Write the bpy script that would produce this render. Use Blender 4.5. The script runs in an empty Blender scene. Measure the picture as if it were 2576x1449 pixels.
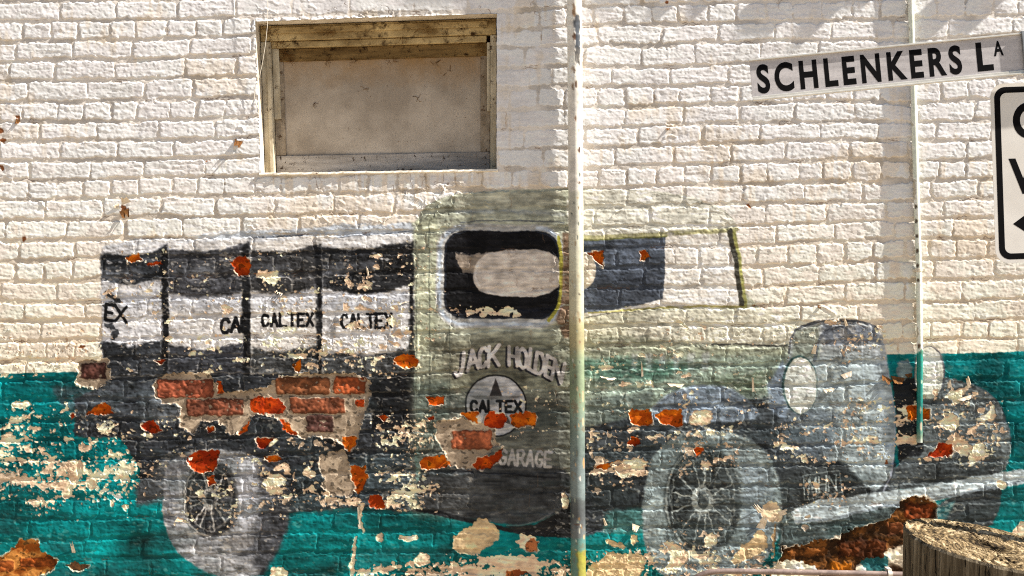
import bpy, math, random
import numpy as np
from mathutils import Vector, Matrix

# ------------------------------------------------------------------ camera, sky, sun, exposure
SC = bpy.context.scene
COL = SC.collection
DIST = 6.0                      # camera to wall, metres
S = 4.53 / 2576.0               # metres on the wall for one unit of the drawing grid
CX, CY, CZ = 1288.0, 724.5, 1.50

cam_data = bpy.data.cameras.new("camera")
cam = bpy.data.objects.new("camera", cam_data)
COL.objects.link(cam)
cam.location = (0, -DIST, CZ)
cam.rotation_euler = (math.radians(90), 0, 0)
cam_data.sensor_width = 36.0
cam_data.lens = 36.0 * DIST / 4.53
cam_data.clip_end = 500
SC.camera = cam

SUN = Vector((6.2, -1.05, 5.9)).normalized()      # towards the sun: nearly along the wall
world = bpy.data.worlds.new("World")
SC.world = world
world.use_nodes = True
wn = world.node_tree
sky = wn.nodes.new("ShaderNodeTexSky")
sky.sky_type = 'NISHITA'
sky.sun_disc = False
sky.sun_elevation = math.asin(SUN.z)
sky.sun_rotation = math.atan2(SUN.x, SUN.y)
wn.links.new(sky.outputs[0], wn.nodes["Background"].inputs[0])
wn.nodes["Background"].inputs[1].default_value = 0.045
sun_data = bpy.data.lights.new("sun", 'SUN')
sun_data.energy = 5.0
sun_data.angle = math.radians(0.5)
sun_data.color = (1.0, 0.94, 0.85)
sun = bpy.data.objects.new("sun", sun_data)
COL.objects.link(sun)
sun.rotation_euler = SUN.to_track_quat('Z', 'Y').to_euler()
sun.location = (6, -3, 8)
SC.view_settings.view_transform = 'Standard'
SC.view_settings.look = 'None'
SC.view_settings.exposure = 1.45
SC.view_settings.gamma = 1.0
SC.render.engine = 'CYCLES'
SC.cycles.use_denoising = False
SC.cycles.filter_width = 1.1

random.seed(4)
RNG = np.random.default_rng(11)


# ------------------------------------------------------------------ small helpers
def W(x, y, d=0.0):
    """a point of the drawing grid, d metres out from the wall towards the street, on the sight line"""
    k = 1.0 - d / DIST
    return Vector(((x - CX) * S * k, -d, CZ + (CY - y) * S * k))


def tag(o, label=None, cat=None, group=None, kind=None):
    if label: o["label"] = label
    if cat: o["category"] = cat
    if group: o["group"] = group
    if kind: o["kind"] = kind
    return o


def empty(name, loc=(0, 0, 0)):
    o = bpy.data.objects.new(name, None)
    o.empty_display_size = 0.1
    o.location = loc
    COL.objects.link(o)
    return o


def link(name, me, mat, parent=None):
    o = bpy.data.objects.new(name, me)
    COL.objects.link(o)
    if mat: me.materials.append(mat)
    if parent is not None:
        o.parent = parent
        # meshes are written in world coordinates: cancel the parent's own place
        o.matrix_parent_inverse = Matrix.Identity(4)
        p, loc = parent, Vector((0, 0, 0))
        while p is not None:
            loc += p.location
            p = p.parent
        o.location = -loc
    return o


def mesh_from(name, verts, faces, smooth=False):
    me = bpy.data.meshes.new(name)
    me.from_pydata([tuple(v) for v in verts], [], faces)
    me.update()
    if smooth:
        me.polygons.foreach_set("use_smooth", [True] * len(me.polygons))
    return me


class MB:
    """collects pieces of ONE mesh"""
    def __init__(self):
        self.v, self.f = [], []

    def add(self, vs, fs):
        n = len(self.v)
        self.v += [tuple(v) for v in vs]
        self.f += [tuple(i + n for i in f) for f in fs]

    def box8(self, p):
        """eight corners: front ring 0-3 then back ring 4-7"""
        self.add(p, [(0, 1, 2, 3), (7, 6, 5, 4), (0, 4, 5, 1), (1, 5, 6, 2), (2, 6, 7, 3), (3, 7, 4, 0)])

    def box(self, x0, x1, y0, y1, z0, z1):
        self.box8([(x0, y0, z0), (x1, y0, z0), (x1, y0, z1), (x0, y0, z1), (x0, y1, z0), (x1, y1, z0), (x1, y1, z1), (x0, y1, z1)])

    def tube(self, pts, r, n=16, caps=True):
        pts = [Vector(p) for p in pts]
        rs = r if isinstance(r, (list, tuple)) else [r] * len(pts)
        rings = []
        ref = None
        for i, p in enumerate(pts):
            t = (pts[min(i + 1, len(pts) - 1)] - pts[max(i - 1, 0)]).normalized()
            if ref is None:
                ref = t.orthogonal().normalized()
            ref = (ref - t * ref.dot(t)).normalized()
            b = t.cross(ref)
            rings.append([p + (ref * math.cos(2 * math.pi * k / n) + b * math.sin(2 * math.pi * k / n)) * rs[i] for k in range(n)])
        vs = [v for g in rings for v in g]
        fs = []
        for i in range(len(pts) - 1):
            for k in range(n):
                a, b2 = i * n + k, i * n + (k + 1) % n
                fs.append((a, b2, b2 + n, a + n))
        if caps:
            fs.append(tuple(range(n))[::-1])
            fs.append(tuple((len(pts) - 1) * n + k for k in range(n)))
        self.add(vs, fs)

    def build(self, name, mat, parent=None, smooth=False, bevel=0.0):
        o = link(name, mesh_from(name, self.v, self.f, smooth), mat, parent)
        if bevel:
            m = o.modifiers.new("bevel", 'BEVEL')
            m.width = bevel
            m.segments = 2
            m.limit_method = 'ANGLE'
        return o


def lin(c):
    c = np.asarray(c, dtype=np.float32)
    return np.where(c <= 0.04045, c / 12.92, ((np.maximum(c, 0) + 0.055) / 1.055) ** 2.4)


def rgb(r, g, b):
    return np.array([r, g, b], dtype=np.float32) / 255.0


def L4(c):
    return tuple(float(v) for v in lin(rgb(*c))) + (1.0,)


# ------------------------------------------------------------------ materials
def new_mat(name, rough=0.75, spec=0.3):
    m = bpy.data.materials.new(name)
    m.use_nodes = True
    nt = m.node_tree
    b = nt.nodes["Principled BSDF"]
    b.inputs["Roughness"].default_value = rough
    b.inputs["Specular IOR Level"].default_value = spec
    return m, nt, b


def N(nt, kind, **kw):
    n = nt.nodes.new(kind)
    for k, v in kw.items():
        setattr(n, k, v)
    return n


def noise_node(nt, scale, detail=4, rough=0.6, vec=None, stretch=None):
    co = N(nt, "ShaderNodeTexCoord")
    src = co.outputs["Object"]
    if stretch:
        mp = N(nt, "ShaderNodeMapping")
        mp.inputs["Scale"].default_value = stretch
        nt.links.new(src, mp.inputs["Vector"])
        src = mp.outputs[0]
    n = N(nt, "ShaderNodeTexNoise")
    n.inputs["Scale"].default_value = scale
    n.inputs["Detail"].default_value = detail
    n.inputs["Roughness"].default_value = rough
    nt.links.new(src, n.inputs["Vector"])
    return n


def add_bump(nt, bsdf, height, strength, dist):
    b = N(nt, "ShaderNodeBump")
    b.inputs["Strength"].default_value = strength
    b.inputs["Distance"].default_value = dist
    nt.links.new(height, b.inputs["Height"])
    nt.links.new(b.outputs[0], bsdf.inputs["Normal"])
    return b


def attr_material(name, bump_d=0.0005, rough=0.7, spec=0.25, attr="paint"):
    """painted surface: the paint's own colours from the mesh, broken up by fine procedural mottling and brush texture"""
    m, nt, b = new_mat(name, rough, spec)
    at = N(nt, "ShaderNodeAttribute", attribute_name=attr)
    n1 = noise_node(nt, 55, 5, 0.65, stretch=(1, 1, 2.2))
    n2 = noise_node(nt, 7, 4, 0.6)
    r1 = N(nt, "ShaderNodeMapRange")
    r1.inputs[1].default_value, r1.inputs[2].default_value = 0.25, 0.75
    r1.inputs[3].default_value, r1.inputs[4].default_value = 0.86, 1.10
    nt.links.new(n1.outputs[0], r1.inputs[0])
    r2 = N(nt, "ShaderNodeMapRange")
    r2.inputs[1].default_value, r2.inputs[2].default_value = 0.3, 0.7
    r2.inputs[3].default_value, r2.inputs[4].default_value = 0.93, 1.05
    nt.links.new(n2.outputs[0], r2.inputs[0])
    mu = N(nt, "ShaderNodeMath", operation='MULTIPLY')
    nt.links.new(r1.outputs[0], mu.inputs[0])
    nt.links.new(r2.outputs[0], mu.inputs[1])
    sc = N(nt, "ShaderNodeVectorMath", operation='SCALE')
    nt.links.new(at.outputs["Color"], sc.inputs[0])
    nt.links.new(mu.outputs[0], sc.inputs["Scale"])
    nt.links.new(sc.outputs[0], b.inputs["Base Color"])
    n3 = noise_node(nt, 170, 6, 0.7, stretch=(0.6, 1, 1.7))
    add_bump(nt, b, n3.outputs[0], 0.5, bump_d)
    return m


def noise_material(name, c0, c1, scale=20, rough=0.75, spec=0.25, bump=0.3, bump_d=0.001, stretch=None, lo=0.35, hi=0.65, speck=None, speck_scale=60, speck_lo=0.62, speck_hi=0.68, metal=0.0):
    m, nt, b = new_mat(name, rough, spec)
    b.inputs["Metallic"].default_value = metal
    n = noise_node(nt, scale, 6, 0.65, stretch=stretch)
    cr = N(nt, "ShaderNodeValToRGB")
    cr.color_ramp.elements[0].position, cr.color_ramp.elements[1].position = lo, hi
    cr.color_ramp.elements[0].color, cr.color_ramp.elements[1].color = L4(c0), L4(c1)
    nt.links.new(n.outputs[0], cr.inputs[0])
    out = cr.outputs[0]
    if speck:
        n2 = noise_node(nt, speck_scale, 5, 0.7)
        mr = N(nt, "ShaderNodeMapRange")
        mr.inputs[1].default_value, mr.inputs[2].default_value = speck_lo, speck_hi
        nt.links.new(n2.outputs[0], mr.inputs[0])
        mx = N(nt, "ShaderNodeMix", data_type='RGBA')
        nt.links.new(mr.outputs[0], mx.inputs["Factor"])
        nt.links.new(out, mx.inputs["A"])
        mx.inputs["B"].default_value = L4(speck)
        out = mx.outputs["Result"]
    nt.links.new(out, b.inputs["Base Color"])
    if bump:
        n3 = noise_node(nt, scale * 4, 6, 0.7, stretch=stretch)
        add_bump(nt, b, n3.outputs[0], bump, bump_d)
    return m


# ------------------------------------------------------------------ ground, road
ground_mat = noise_material("ground_concrete", (150, 136, 116), (178, 163, 140), 3.0, 0.9, 0.2, 0.4, 0.004)
g = mesh_from("ground", [(-60, 6, 0), (60, 6, 0), (60, -60, 0), (-60, -60, 0)], [(3, 2, 1, 0)])
tag(link("ground", g, ground_mat), kind="structure")
asph = noise_material("road_asphalt", (58, 57, 56), (76, 74, 72), 12.0, 0.9, 0.2, 0.5, 0.004)
g = mesh_from("road", [(-60, -7.0, 0.004), (60, -7.0, 0.004), (60, -14.5, 0.004), (-60, -14.5, 0.004)], [(3, 2, 1, 0)])
tag(link("road", g, asph), kind="structure")

# ------------------------------------------------------------------ the wall: one sampled surface of relief and paint
def axis(lo, a, b, hi, fine, coarse):
    return np.concatenate([np.arange(lo, a, coarse), np.arange(a, b, fine), np.arange(b, hi + coarse * 0.5, coarse)]).astype(np.float32)

FINE = 1.6
xs = axis(-1100, -20, 2596, 3700, FINE, 9.0)
ys = axis(-620, -20, 1468, 1578, FINE, 9.0)
NX, NY = len(xs), len(ys)
X, Y = np.meshgrid(xs, ys)


def bweights(t, n):
    i = np.floor(t).astype(int)
    f = t - i
    w = np.stack([(1 - f) ** 3, 3 * f ** 3 - 6 * f ** 2 + 4, -3 * f ** 3 + 3 * f ** 2 + 3 * f + 1, f ** 3], 1) / 6.0
    M = np.zeros((len(t), n), dtype=np.float32)
    r = np.arange(len(t))
    for k in range(4):
        M[r, i + k] += w[:, k]
    return M


def noise(px, py=None, seed=0):
    """smooth random field with features about px by py grid units, spread about one"""
    py = py or px
    r = np.random.default_rng(seed)
    tx = (xs - xs[0]) / px + 0.5
    ty = (ys - ys[0]) / py + 0.5
    nx_, ny_ = int(tx[-1]) + 5, int(ty[-1]) + 5
    Lq = r.standard_normal((ny_, nx_)).astype(np.float32)
    return (bweights(ty, ny_) @ Lq @ bweights(tx, nx_).T) * 2.1


def sstep(a, b, x):
    t = np.clip((x - a) / (b - a), 0, 1)
    return t * t * (3 - 2 * t)


n_warp1, n_warp2 = noise(26, seed=1), noise(26, seed=2)
n_jag1, n_jag2 = noise(6, seed=3), noise(6, seed=4)
JX = 0.6 * n_warp1 + 0.55 * n_jag1 + 0.35 * noise(3.0, seed=5)
JY = 0.6 * n_warp2 + 0.55 * n_jag2 + 0.35 * noise(3.0, seed=6)
streak = 0.8 * noise(21, 2.9, seed=7) + 0.5 * noise(7, 3.6, seed=75)
streak2 = 0.7 * noise(48, 9, seed=8) + 0.6 * noise(9, 7, seed=76)
blot = noise(38, seed=9)
grain = noise(3.2, seed=10)
mid = noise(11, seed=12)
vstreak = noise(5, 60, seed=13)

# ---- brick courses
C0, CH = 5.4, 50.04
slope = 0.027 - 0.009 * Y / 1449.0
lowwarp = 2.2 * noise(170, 60, seed=14) + 0.9 * noise(40, 30, seed=15)
V = (Y + slope * (X - 105) - C0 + lowwarp) / CH
K = np.floor(V).astype(int) + 1
FV = V - np.floor(V)
LST, LHD = 146.9, 71.8
phase_px = {1: 10.7, 3: 47.6, 4: 11.4, 5: 80, 7: 109, 8: 13, 9: 85, 11: 119, 12: 29, 13: 57, 15: 11.4, 16: 79, 17: 114, 18: 55}
KMIN, KMAX = int(K.min()), int(K.max())
NJ = 90
edges = np.zeros((KMAX - KMIN + 1, NJ), dtype=np.float32)
for k in range(KMIN, KMAX + 1):
    hd = (k % 4 == 2)
    Lk = LHD if hd else LST
    ph = {2: 49, 6: 54, 10: 56, 14: 31}.get(k, RNG.uniform(0, LHD)) if hd else phase_px.get(k, RNG.uniform(0, LST))
    base = -1180 - (1180 % Lk) + ph + (np.arange(NJ) * Lk if not hd else np.arange(NJ) * Lk)
    edges[k - KMIN] = base + RNG.normal(0, 3.6, NJ)
    if not hd:                       # a few closers and snapped bricks
        for j in range(NJ - 1):
            if RNG.random() < 0.10:
                edges[k - KMIN, j] += RNG.choice([-30, 30]) * RNG.uniform(0.5, 1)
LK = np.where(K % 4 == 2, LHD, LST)
XB = X + 1.5 * noise(60, 30, seed=16)
J = np.clip(np.floor((XB - edges[K - KMIN, 0]) / LK).astype(int), 0, NJ - 2)
KI = K - KMIN
J = np.where(XB < edges[KI, J], np.maximum(J - 1, 0), J)
J = np.where(XB >= edges[KI, np.minimum(J + 1, NJ - 1)], np.minimum(J + 1, NJ - 2), J)
le, re = edges[KI, J], edges[KI, J + 1]
RND = RNG.random((KMAX - KMIN + 1, NJ, 6)).astype(np.float32)
rb = RND[KI, J]
RND2 = RNG.random((KMAX - KMIN + 1, NJ, 4)).astype(np.float32)
rb2 = RND2[KI, J]
bx = np.minimum(XB - le, re - XB) + 1.3 * n_jag1 + 0.9 * n_warp1 + 0.6 * noise(3, seed=82)
tilt_b = (XB - (le + re) * 0.5) * (rb2[..., 2] - 0.5) * 0.05
by = np.minimum(FV * CH - 2.4 * rb2[..., 0] ** 2 + tilt_b, (1 - FV) * CH - 2.6 * rb2[..., 1] ** 2 - tilt_b) + 1.3 * n_jag2 + 1.0 * n_warp2 + 0.6 * noise(3, seed=83)
# rounded brick outline, weaker upright joints where the paint has filled them
rad = 6.0
jw = 1.5 + 2.4 * rb[..., 5] ** 1.5
ax, ay = rad + jw - bx, rad + 4.6 - by
dbr = np.where((ax > 0) & (ay > 0), rad - np.sqrt(np.maximum(ax, 0) ** 2 + np.maximum(ay, 0) ** 2), np.minimum(bx - jw, by - 4.6))
prof = sstep(-0.8, 1.7, dbr)
fillv = sstep(0.3, 0.8, RNG.random((KMAX - KMIN + 1, NJ)).astype(np.float32)[KI, J])
cxm = (le + re) * 0.5
brick_h = prof * (0.0038 + 0.0020 * (rb[..., 0] - 0.5)) + prof * ((XB - cxm) * S * (rb[..., 1] - 0.5) * 0.016 + (FV - 0.5) * CH * S * (rb[..., 2] - 0.5) * 0.045)
# upright joints are partly filled flush with paint
vj = sstep(9, 1, bx) * sstep(0.25, 0.7, noise(34, 60, seed=71) * 0.5 + 0.35) * sstep(5, 9, by)
brick_h = brick_h * (1 - 0.45 * vj) + 0.0031 * 0.45 * vj
dent = np.clip(noise(34, 16, seed=17) - 1.25, 0, 2)
brick_h -= prof * 0.0011 * dent

H = np.zeros_like(X)
H += 0.0016 * noise(330, 210, seed=18) + 0.0007 * noise(90, 55, seed=19)
soft = np.clip(sstep(1180, 1300, Y) * 0.55, 0, 1)                                    # thick paint over the foot of the wall
plast = np.maximum(sstep(28, -6, np.abs(X - 1315) - 62) * sstep(490, 440, Y), sstep(10, -4, Y - 34) * sstep(20, -10, np.abs(X - 935) - 330))
cabsm = sstep(20, -10, np.abs(X - 1290) - 92) * sstep(470, 500, Y) * sstep(1330, 1270, Y)
plast = np.clip(np.maximum(plast, cabsm * 0.7), 0, 1)                                # rendered flush beside and over the window
H += brick_h * (1 - 0.5 * soft) * (1 + 0.15 * sstep(880, 960, Y)) * (1 - 0.72 * plast)
rough_amt = (1 - 0.45 * plast)
fine1 = noise(6.2, 4.6, seed=20)
H += rough_amt * (0.00015 * mid + 0.00022 * fine1 + 0.00022 * np.abs(noise(8, 4.5, seed=77)) + 0.00020 * noise(22, 3.6, seed=72) + 0.00017 * grain)
led = noise(26, 7.5, seed=78) + 0.35 * noise(6, 4, seed=79)
H += rough_amt * prof * 0.0005 * sstep(-0.07, 0.07, led - 0.85)
H -= rough_amt * prof * 0.0007 * sstep(-0.06, 0.06, noise(34, 6, seed=80) + 0.3 * n_jag2 - 1.35)
H += rough_amt * 0.00048 * sstep(-0.08, 0.08, noise(5.2, 3.8, seed=81) - 1.15)
lump = noise(9, 7, seed=73)
H += rough_amt * 0.00075 * np.clip(lump - 1.05, 0, 1.2) * sstep(-0.6, 0.8, noise(60, 40, seed=74))
H += soft * 0.0011 * noise(26, 15, seed=21)
# sagging ridges of old thick paint near the foot
rdg = noise(70, 17, seed=22)
H += soft * 0.0016 * np.clip(1 - np.abs(rdg) / 0.5, 0, 1)

COLR = np.zeros((NY, NX, 3), dtype=np.float32)
LAB = np.zeros((NY, NX), dtype=np.int16)
LABELS = {0: ("white_brickwork", 0, None)}          # id -> (name, parent id or -1 for the wall, label)


def new_label(name, parent, label=None):
    i = max(LABELS) + 1
    LABELS[i] = (name, parent, label)
    return i


def sl_of(x0, x1, y0, y1, pad):
    a, b = np.searchsorted(xs, x0 - pad), np.searchsorted(xs, x1 + pad)
    c, d = np.searchsorted(ys, y0 - pad), np.searchsorted(ys, y1 + pad)
    return (slice(c, d), slice(a, b))


def sdf_poly(pts, w=1.0, pad=14):
    p = np.asarray(pts, dtype=np.float32)
    sl = sl_of(p[:, 0].min(), p[:, 0].max(), p[:, 1].min(), p[:, 1].max(), pad)
    x = X[sl] + w * JX[sl]
    y = Y[sl] + w * JY[sl]
    d = np.full(x.shape, 1e9, dtype=np.float32)
    ins = np.zeros(x.shape, dtype=bool)
    n = len(p)
    for i in range(n):
        ax_, ay_ = p[i]
        bx_, by_ = p[(i + 1) % n]
        ex, ey = bx_ - ax_, by_ - ay_
        t = np.clip(((x - ax_) * ex + (y - ay_) * ey) / (ex * ex + ey * ey + 1e-9), 0, 1)
        d = np.minimum(d, (x - ax_ - t * ex) ** 2 + (y - ay_ - t * ey) ** 2)
        if by_ != ay_:
            cr = ((ay_ > y) != (by_ > y)) & (x < ex * (y - ay_) / ey + ax_)
            ins ^= cr
    d = np.sqrt(d)
    return sl, np.where(ins, -d, d)


def sdf_line(pts, w=1.0, pad=14, width=0):
    p = np.asarray(pts, dtype=np.float32)
    sl = sl_of(p[:, 0].min(), p[:, 0].max(), p[:, 1].min(), p[:, 1].max(), pad + width)
    x = X[sl] + w * JX[sl]
    y = Y[sl] + w * JY[sl]
    d = np.full(x.shape, 1e9, dtype=np.float32)
    for i in range(len(p) - 1):
        ax_, ay_ = p[i]
        ex, ey = p[i + 1] - p[i]
        t = np.clip(((x - ax_) * ex + (y - ay_) * ey) / (ex * ex + ey * ey + 1e-9), 0, 1)
        d = np.minimum(d, (x - ax_ - t * ex) ** 2 + (y - ay_ - t * ey) ** 2)
    return sl, np.sqrt(d) - width * 0.5


def ell(cx, cy, rx, ry, n=56, a0=0, a1=360, rot=0):
    out = []
    for i in range(n + (0 if a1 - a0 == 360 else 1)):
        t = math.radians(a0 + (a1 - a0) * i / n)
        x, y = rx * math.cos(t), ry * math.sin(t)
        r = math.radians(rot)
        out.append((cx + x * math.cos(r) - y * math.sin(r), cy + x * math.sin(r) + y * math.cos(r)))
    return out


def smooth(pts, closed=True, it=2):
    p = [tuple(q) for q in pts]
    for _ in range(it):
        o = []
        n = len(p)
        for i in range(n if closed else n - 1):
            a, b = p[i], p[(i + 1) % n]
            o += [(a[0] * .75 + b[0] * .25, a[1] * .75 + b[1] * .25), (a[0] * .25 + b[0] * .75, a[1] * .25 + b[1] * .75)]
        if not closed:
            o = [p[0]] + o + [p[-1]]
        p = o
    return p


def put(sl, m, c, lab=None):
    c = np.asarray(c, dtype=np.float32)
    mm = m[..., None]
    COLR[sl] = COLR[sl] * (1 - mm) + c * mm
    if lab is not None:
        l = LAB[sl]
        l[m > 0.5] = lab


def fill(pts, c, a=1.0, w=1.0, soft_=1.3, var=0.05, lab=None, sm=0, dry=0.0):
    if sm: pts = smooth(pts, True, sm)
    sl, d = sdf_poly(pts, w, pad=10 + soft_ * 2)
    m = sstep(soft_, -soft_, d) * a
    if dry:                                     # dry brush: the paint misses in streaks
        m = m * sstep(-1.6, 0.4, streak[sl] + 2.2 * (1 - dry) + 0.4 * grain[sl])
    cc = np.asarray(c, dtype=np.float32) * (1 + var * (streak[sl] * 0.55 + streak2[sl] * 0.55 + blot[sl] * 0.45 + grain[sl] * 0.3))[..., None]
    put(sl, m, cc)
    if lab is not None:
        l = LAB[sl]
        l[d < 0] = lab


def line(pts, width, c, a=1.0, w=1.0, soft_=1.2, lab=None, sm=0, dry=0.0):
    if sm: pts = smooth(pts, False, sm)
    sl, d = sdf_line(pts, w, 10, width)
    m = sstep(soft_, -soft_, d) * a
    if dry:
        m = m * sstep(-1.6, 0.4, streak[sl] * 0.7 + mid[sl] * 0.7 + 2.2 * (1 - dry))
    put(sl, m, np.asarray(c, dtype=np.float32) * (1 + 0.05 * mid[sl])[..., None])
    if lab is not None:
        l = LAB[sl]
        l[d < 0] = lab


GLYPH = {
    'A': [[(0, 1), (.5, 0), (1, 1)], [(.2, .66), (.8, .66)]],
    'C': [[(.95, .2), (.75, .03), (.35, .02), (.08, .25), (.05, .7), (.3, .98), (.7, .98), (.95, .8)]],
    'D': [[(0, 0), (0, 1), (.5, 1), (.95, .75), (.95, .3), (.55, 0), (0, 0)]],
    'E': [[(.95, 0), (0, 0), (0, 1), (.95, 1)], [(0, .5), (.75, .5)]],
    'G': [[(.95, .2), (.7, .03), (.3, .03), (.05, .3), (.05, .7), (.3, .98), (.75, .98), (.95, .8), (.95, .55), (.6, .55)]],
    'H': [[(0, 0), (0, 1)], [(1, 0), (1, 1)], [(0, .5), (1, .5)]],
    'J': [[(.9, 0), (.9, .75), (.65, 1), (.25, 1), (0, .82)]],
    'K': [[(0, 0), (0, 1)], [(.95, 0), (.02, .6)], [(.3, .42), (1, 1)]],
    'L': [[(0, 0), (0, 1), (.9, 1)]],
    'N': [[(0, 1), (0, 0), (1, 1), (1, 0)]],
    'O': [[(.5, 0), (.12, .18), (.03, .55), (.2, .9), (.5, 1), (.82, .9), (.97, .5), (.85, .15), (.5, 0)]],
    'R': [[(0, 1), (0, 0), (.7, .02), (.95, .22), (.75, .5), (0, .52)], [(.5, .52), (1, 1)]],
    'T': [[(0, 0), (1, 0)], [(.5, 0), (.5, 1)]],
    'X': [[(0, 0), (1, 1)], [(1, 0), (0, 1)]],
    'M': [[(0, 1), (.08, 0), (.5, .7), (.92, 0), (1, 1)]],
    'V': [[(0, 0), (.5, 1), (1, 0)]],
}


def letter(ch, x0, y0, x1, y1, width, c, skew=0.0, dyt=0.0, a=1.0, w=0.5, lab=None, off=(0, 0), soft_=1.1):
    """dyt: how far the right side sits below the left; skew: how far the foot leans right"""
    for st in GLYPH[ch]:
        pts = [(x0 + u * (x1 - x0) + skew * (v - .5) + off[0], y0 + v * (y1 - y0) + dyt * (u - .5) + off[1]) for u, v in st]
        line(pts, width, c, a, w, soft_, lab)


# ---- colours of the paint
WHITE = rgb(221, 219, 220)
CREAM = rgb(234, 202, 170)
TEAL = rgb(1, 106, 110)
DARK = rgb(46, 49, 54)
BLACK = rgb(26, 27, 30)
SLATE = rgb(78, 84, 92)
PALE = rgb(186, 188, 194)
OLIVE = rgb(162, 165, 148)

warm = np.clip((Y - 350) / 600, 0, 1)[..., None]
COLR[:] = WHITE * (1 - warm) + rgb(226, 213, 194) * warm
COLR *= (1 + 0.018 * blot + 0.012 * streak)[..., None]
stn = sstep(0.7, 2.0, noise(130, 70, seed=91) + 0.5 * noise(24, 18, seed=92) + 0.4 * vstreak) * 0.30
stn = np.maximum(stn, 0.35 * sstep(0.2, 1.4, vstreak + 0.3 * blot) * sstep(430, 445, Y) * sstep(640, 470, Y) * sstep(640, 670, X) * sstep(1250, 1220, X))
COLR[:] = COLR * (1 - stn[..., None]) + rgb(196, 176, 146) * stn[..., None]
# grime in the joints plus a painted tan tint for their warm shade, and fine hairline cracks with rust
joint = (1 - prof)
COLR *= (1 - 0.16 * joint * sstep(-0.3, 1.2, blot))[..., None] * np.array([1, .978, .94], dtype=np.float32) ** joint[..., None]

# ---- teal band along the foot of the wall
TY = 939.5 - 0.0212 * X
LAB_TEAL = new_label("teal_dado", 0, "glossy teal band along the foot of the wall")
tm = sstep(-1.2, 1.2, Y - TY + 0.8 * JY)
tc = TEAL * 0.92 * (1 + 0.09 * streak2 + 0.13 * blot + 0.06 * noise(75, 40, seed=93) + 0.05 * streak)[..., None]
tc = tc + np.array([0.02, 0.0, -0.012], dtype=np.float32) * sstep(1150, 1400, Y)[..., None]
tc = np.clip(tc, 0.0, 1)
COLR[:] = COLR * (1 - tm[..., None]) + tc * tm[..., None]
LAB[tm > 0.5] = LAB_TEAL

# ================================================================== the mural
LM = new_label("truck_mural", 0, "faded grey mural of an old fuel truck")
# dark load bed and chassis
fill([(258, 630), (1045, 600), (1045, 1290), (900, 1275), (735, 1292), (640, 1290), (560, 1150), (470, 1140), (410, 1250), (345, 1268), (352, 1180), (305, 1105), (188, 1098), (190, 1000), (255, 965)], DARK, lab=LM, soft_=3, w=2, var=.16)
fill([(130, 975), (400, 958), (430, 1010), (330, 1050), (200, 1045), (140, 1010)], SLATE, a=.75, soft_=9, w=3, var=.16, dry=.5, lab=LM)
fill([(350, 1000), (470, 1000), (470, 1060), (360, 1070)], rgb(92, 98, 104), a=.8, soft_=8, w=3, var=.16, dry=.4)
fill([(340, 1225), (420, 1150), (420, 1265), (345, 1272)], rgb(84, 88, 92), a=.8, soft_=7, w=2, lab=LM)
fill([(735, 1180), (1045, 1120), (1045, 1285), (735, 1290)], rgb(58, 70, 76), a=.75, soft_=14, w=3, var=.2)
fill([(630, 1150), (722, 1165), (736, 1240), (728, 1310), (704, 1380), (660, 1449), (600, 1449)], rgb(64, 66, 72), soft_=9, w=2, var=.15, lab=LM)
# bed rail, pale streak above the drums
fill([(478, 598), (560, 582), (700, 578), (860, 566), (1045, 562), (1045, 586), (860, 594), (690, 597), (540, 602)], rgb(176, 186, 200), a=.85, soft_=3, dry=.55, lab=LM, w=2)
fill([(255, 622), (330, 600), (500, 604), (625, 596), (800, 600), (1045, 586), (1045, 640), (255, 650)], rgb(196, 199, 206), a=.9, soft_=3, dry=.35, lab=LM, w=2)
line([(600, 612), (640, 597), (760, 592)], 4, rgb(50, 62, 84), a=.8, sm=2, dry=.4)
line([(850, 596), (940, 590), (1040, 580)], 3, rgb(70, 80, 98), a=.7, sm=1, dry=.4)

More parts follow.
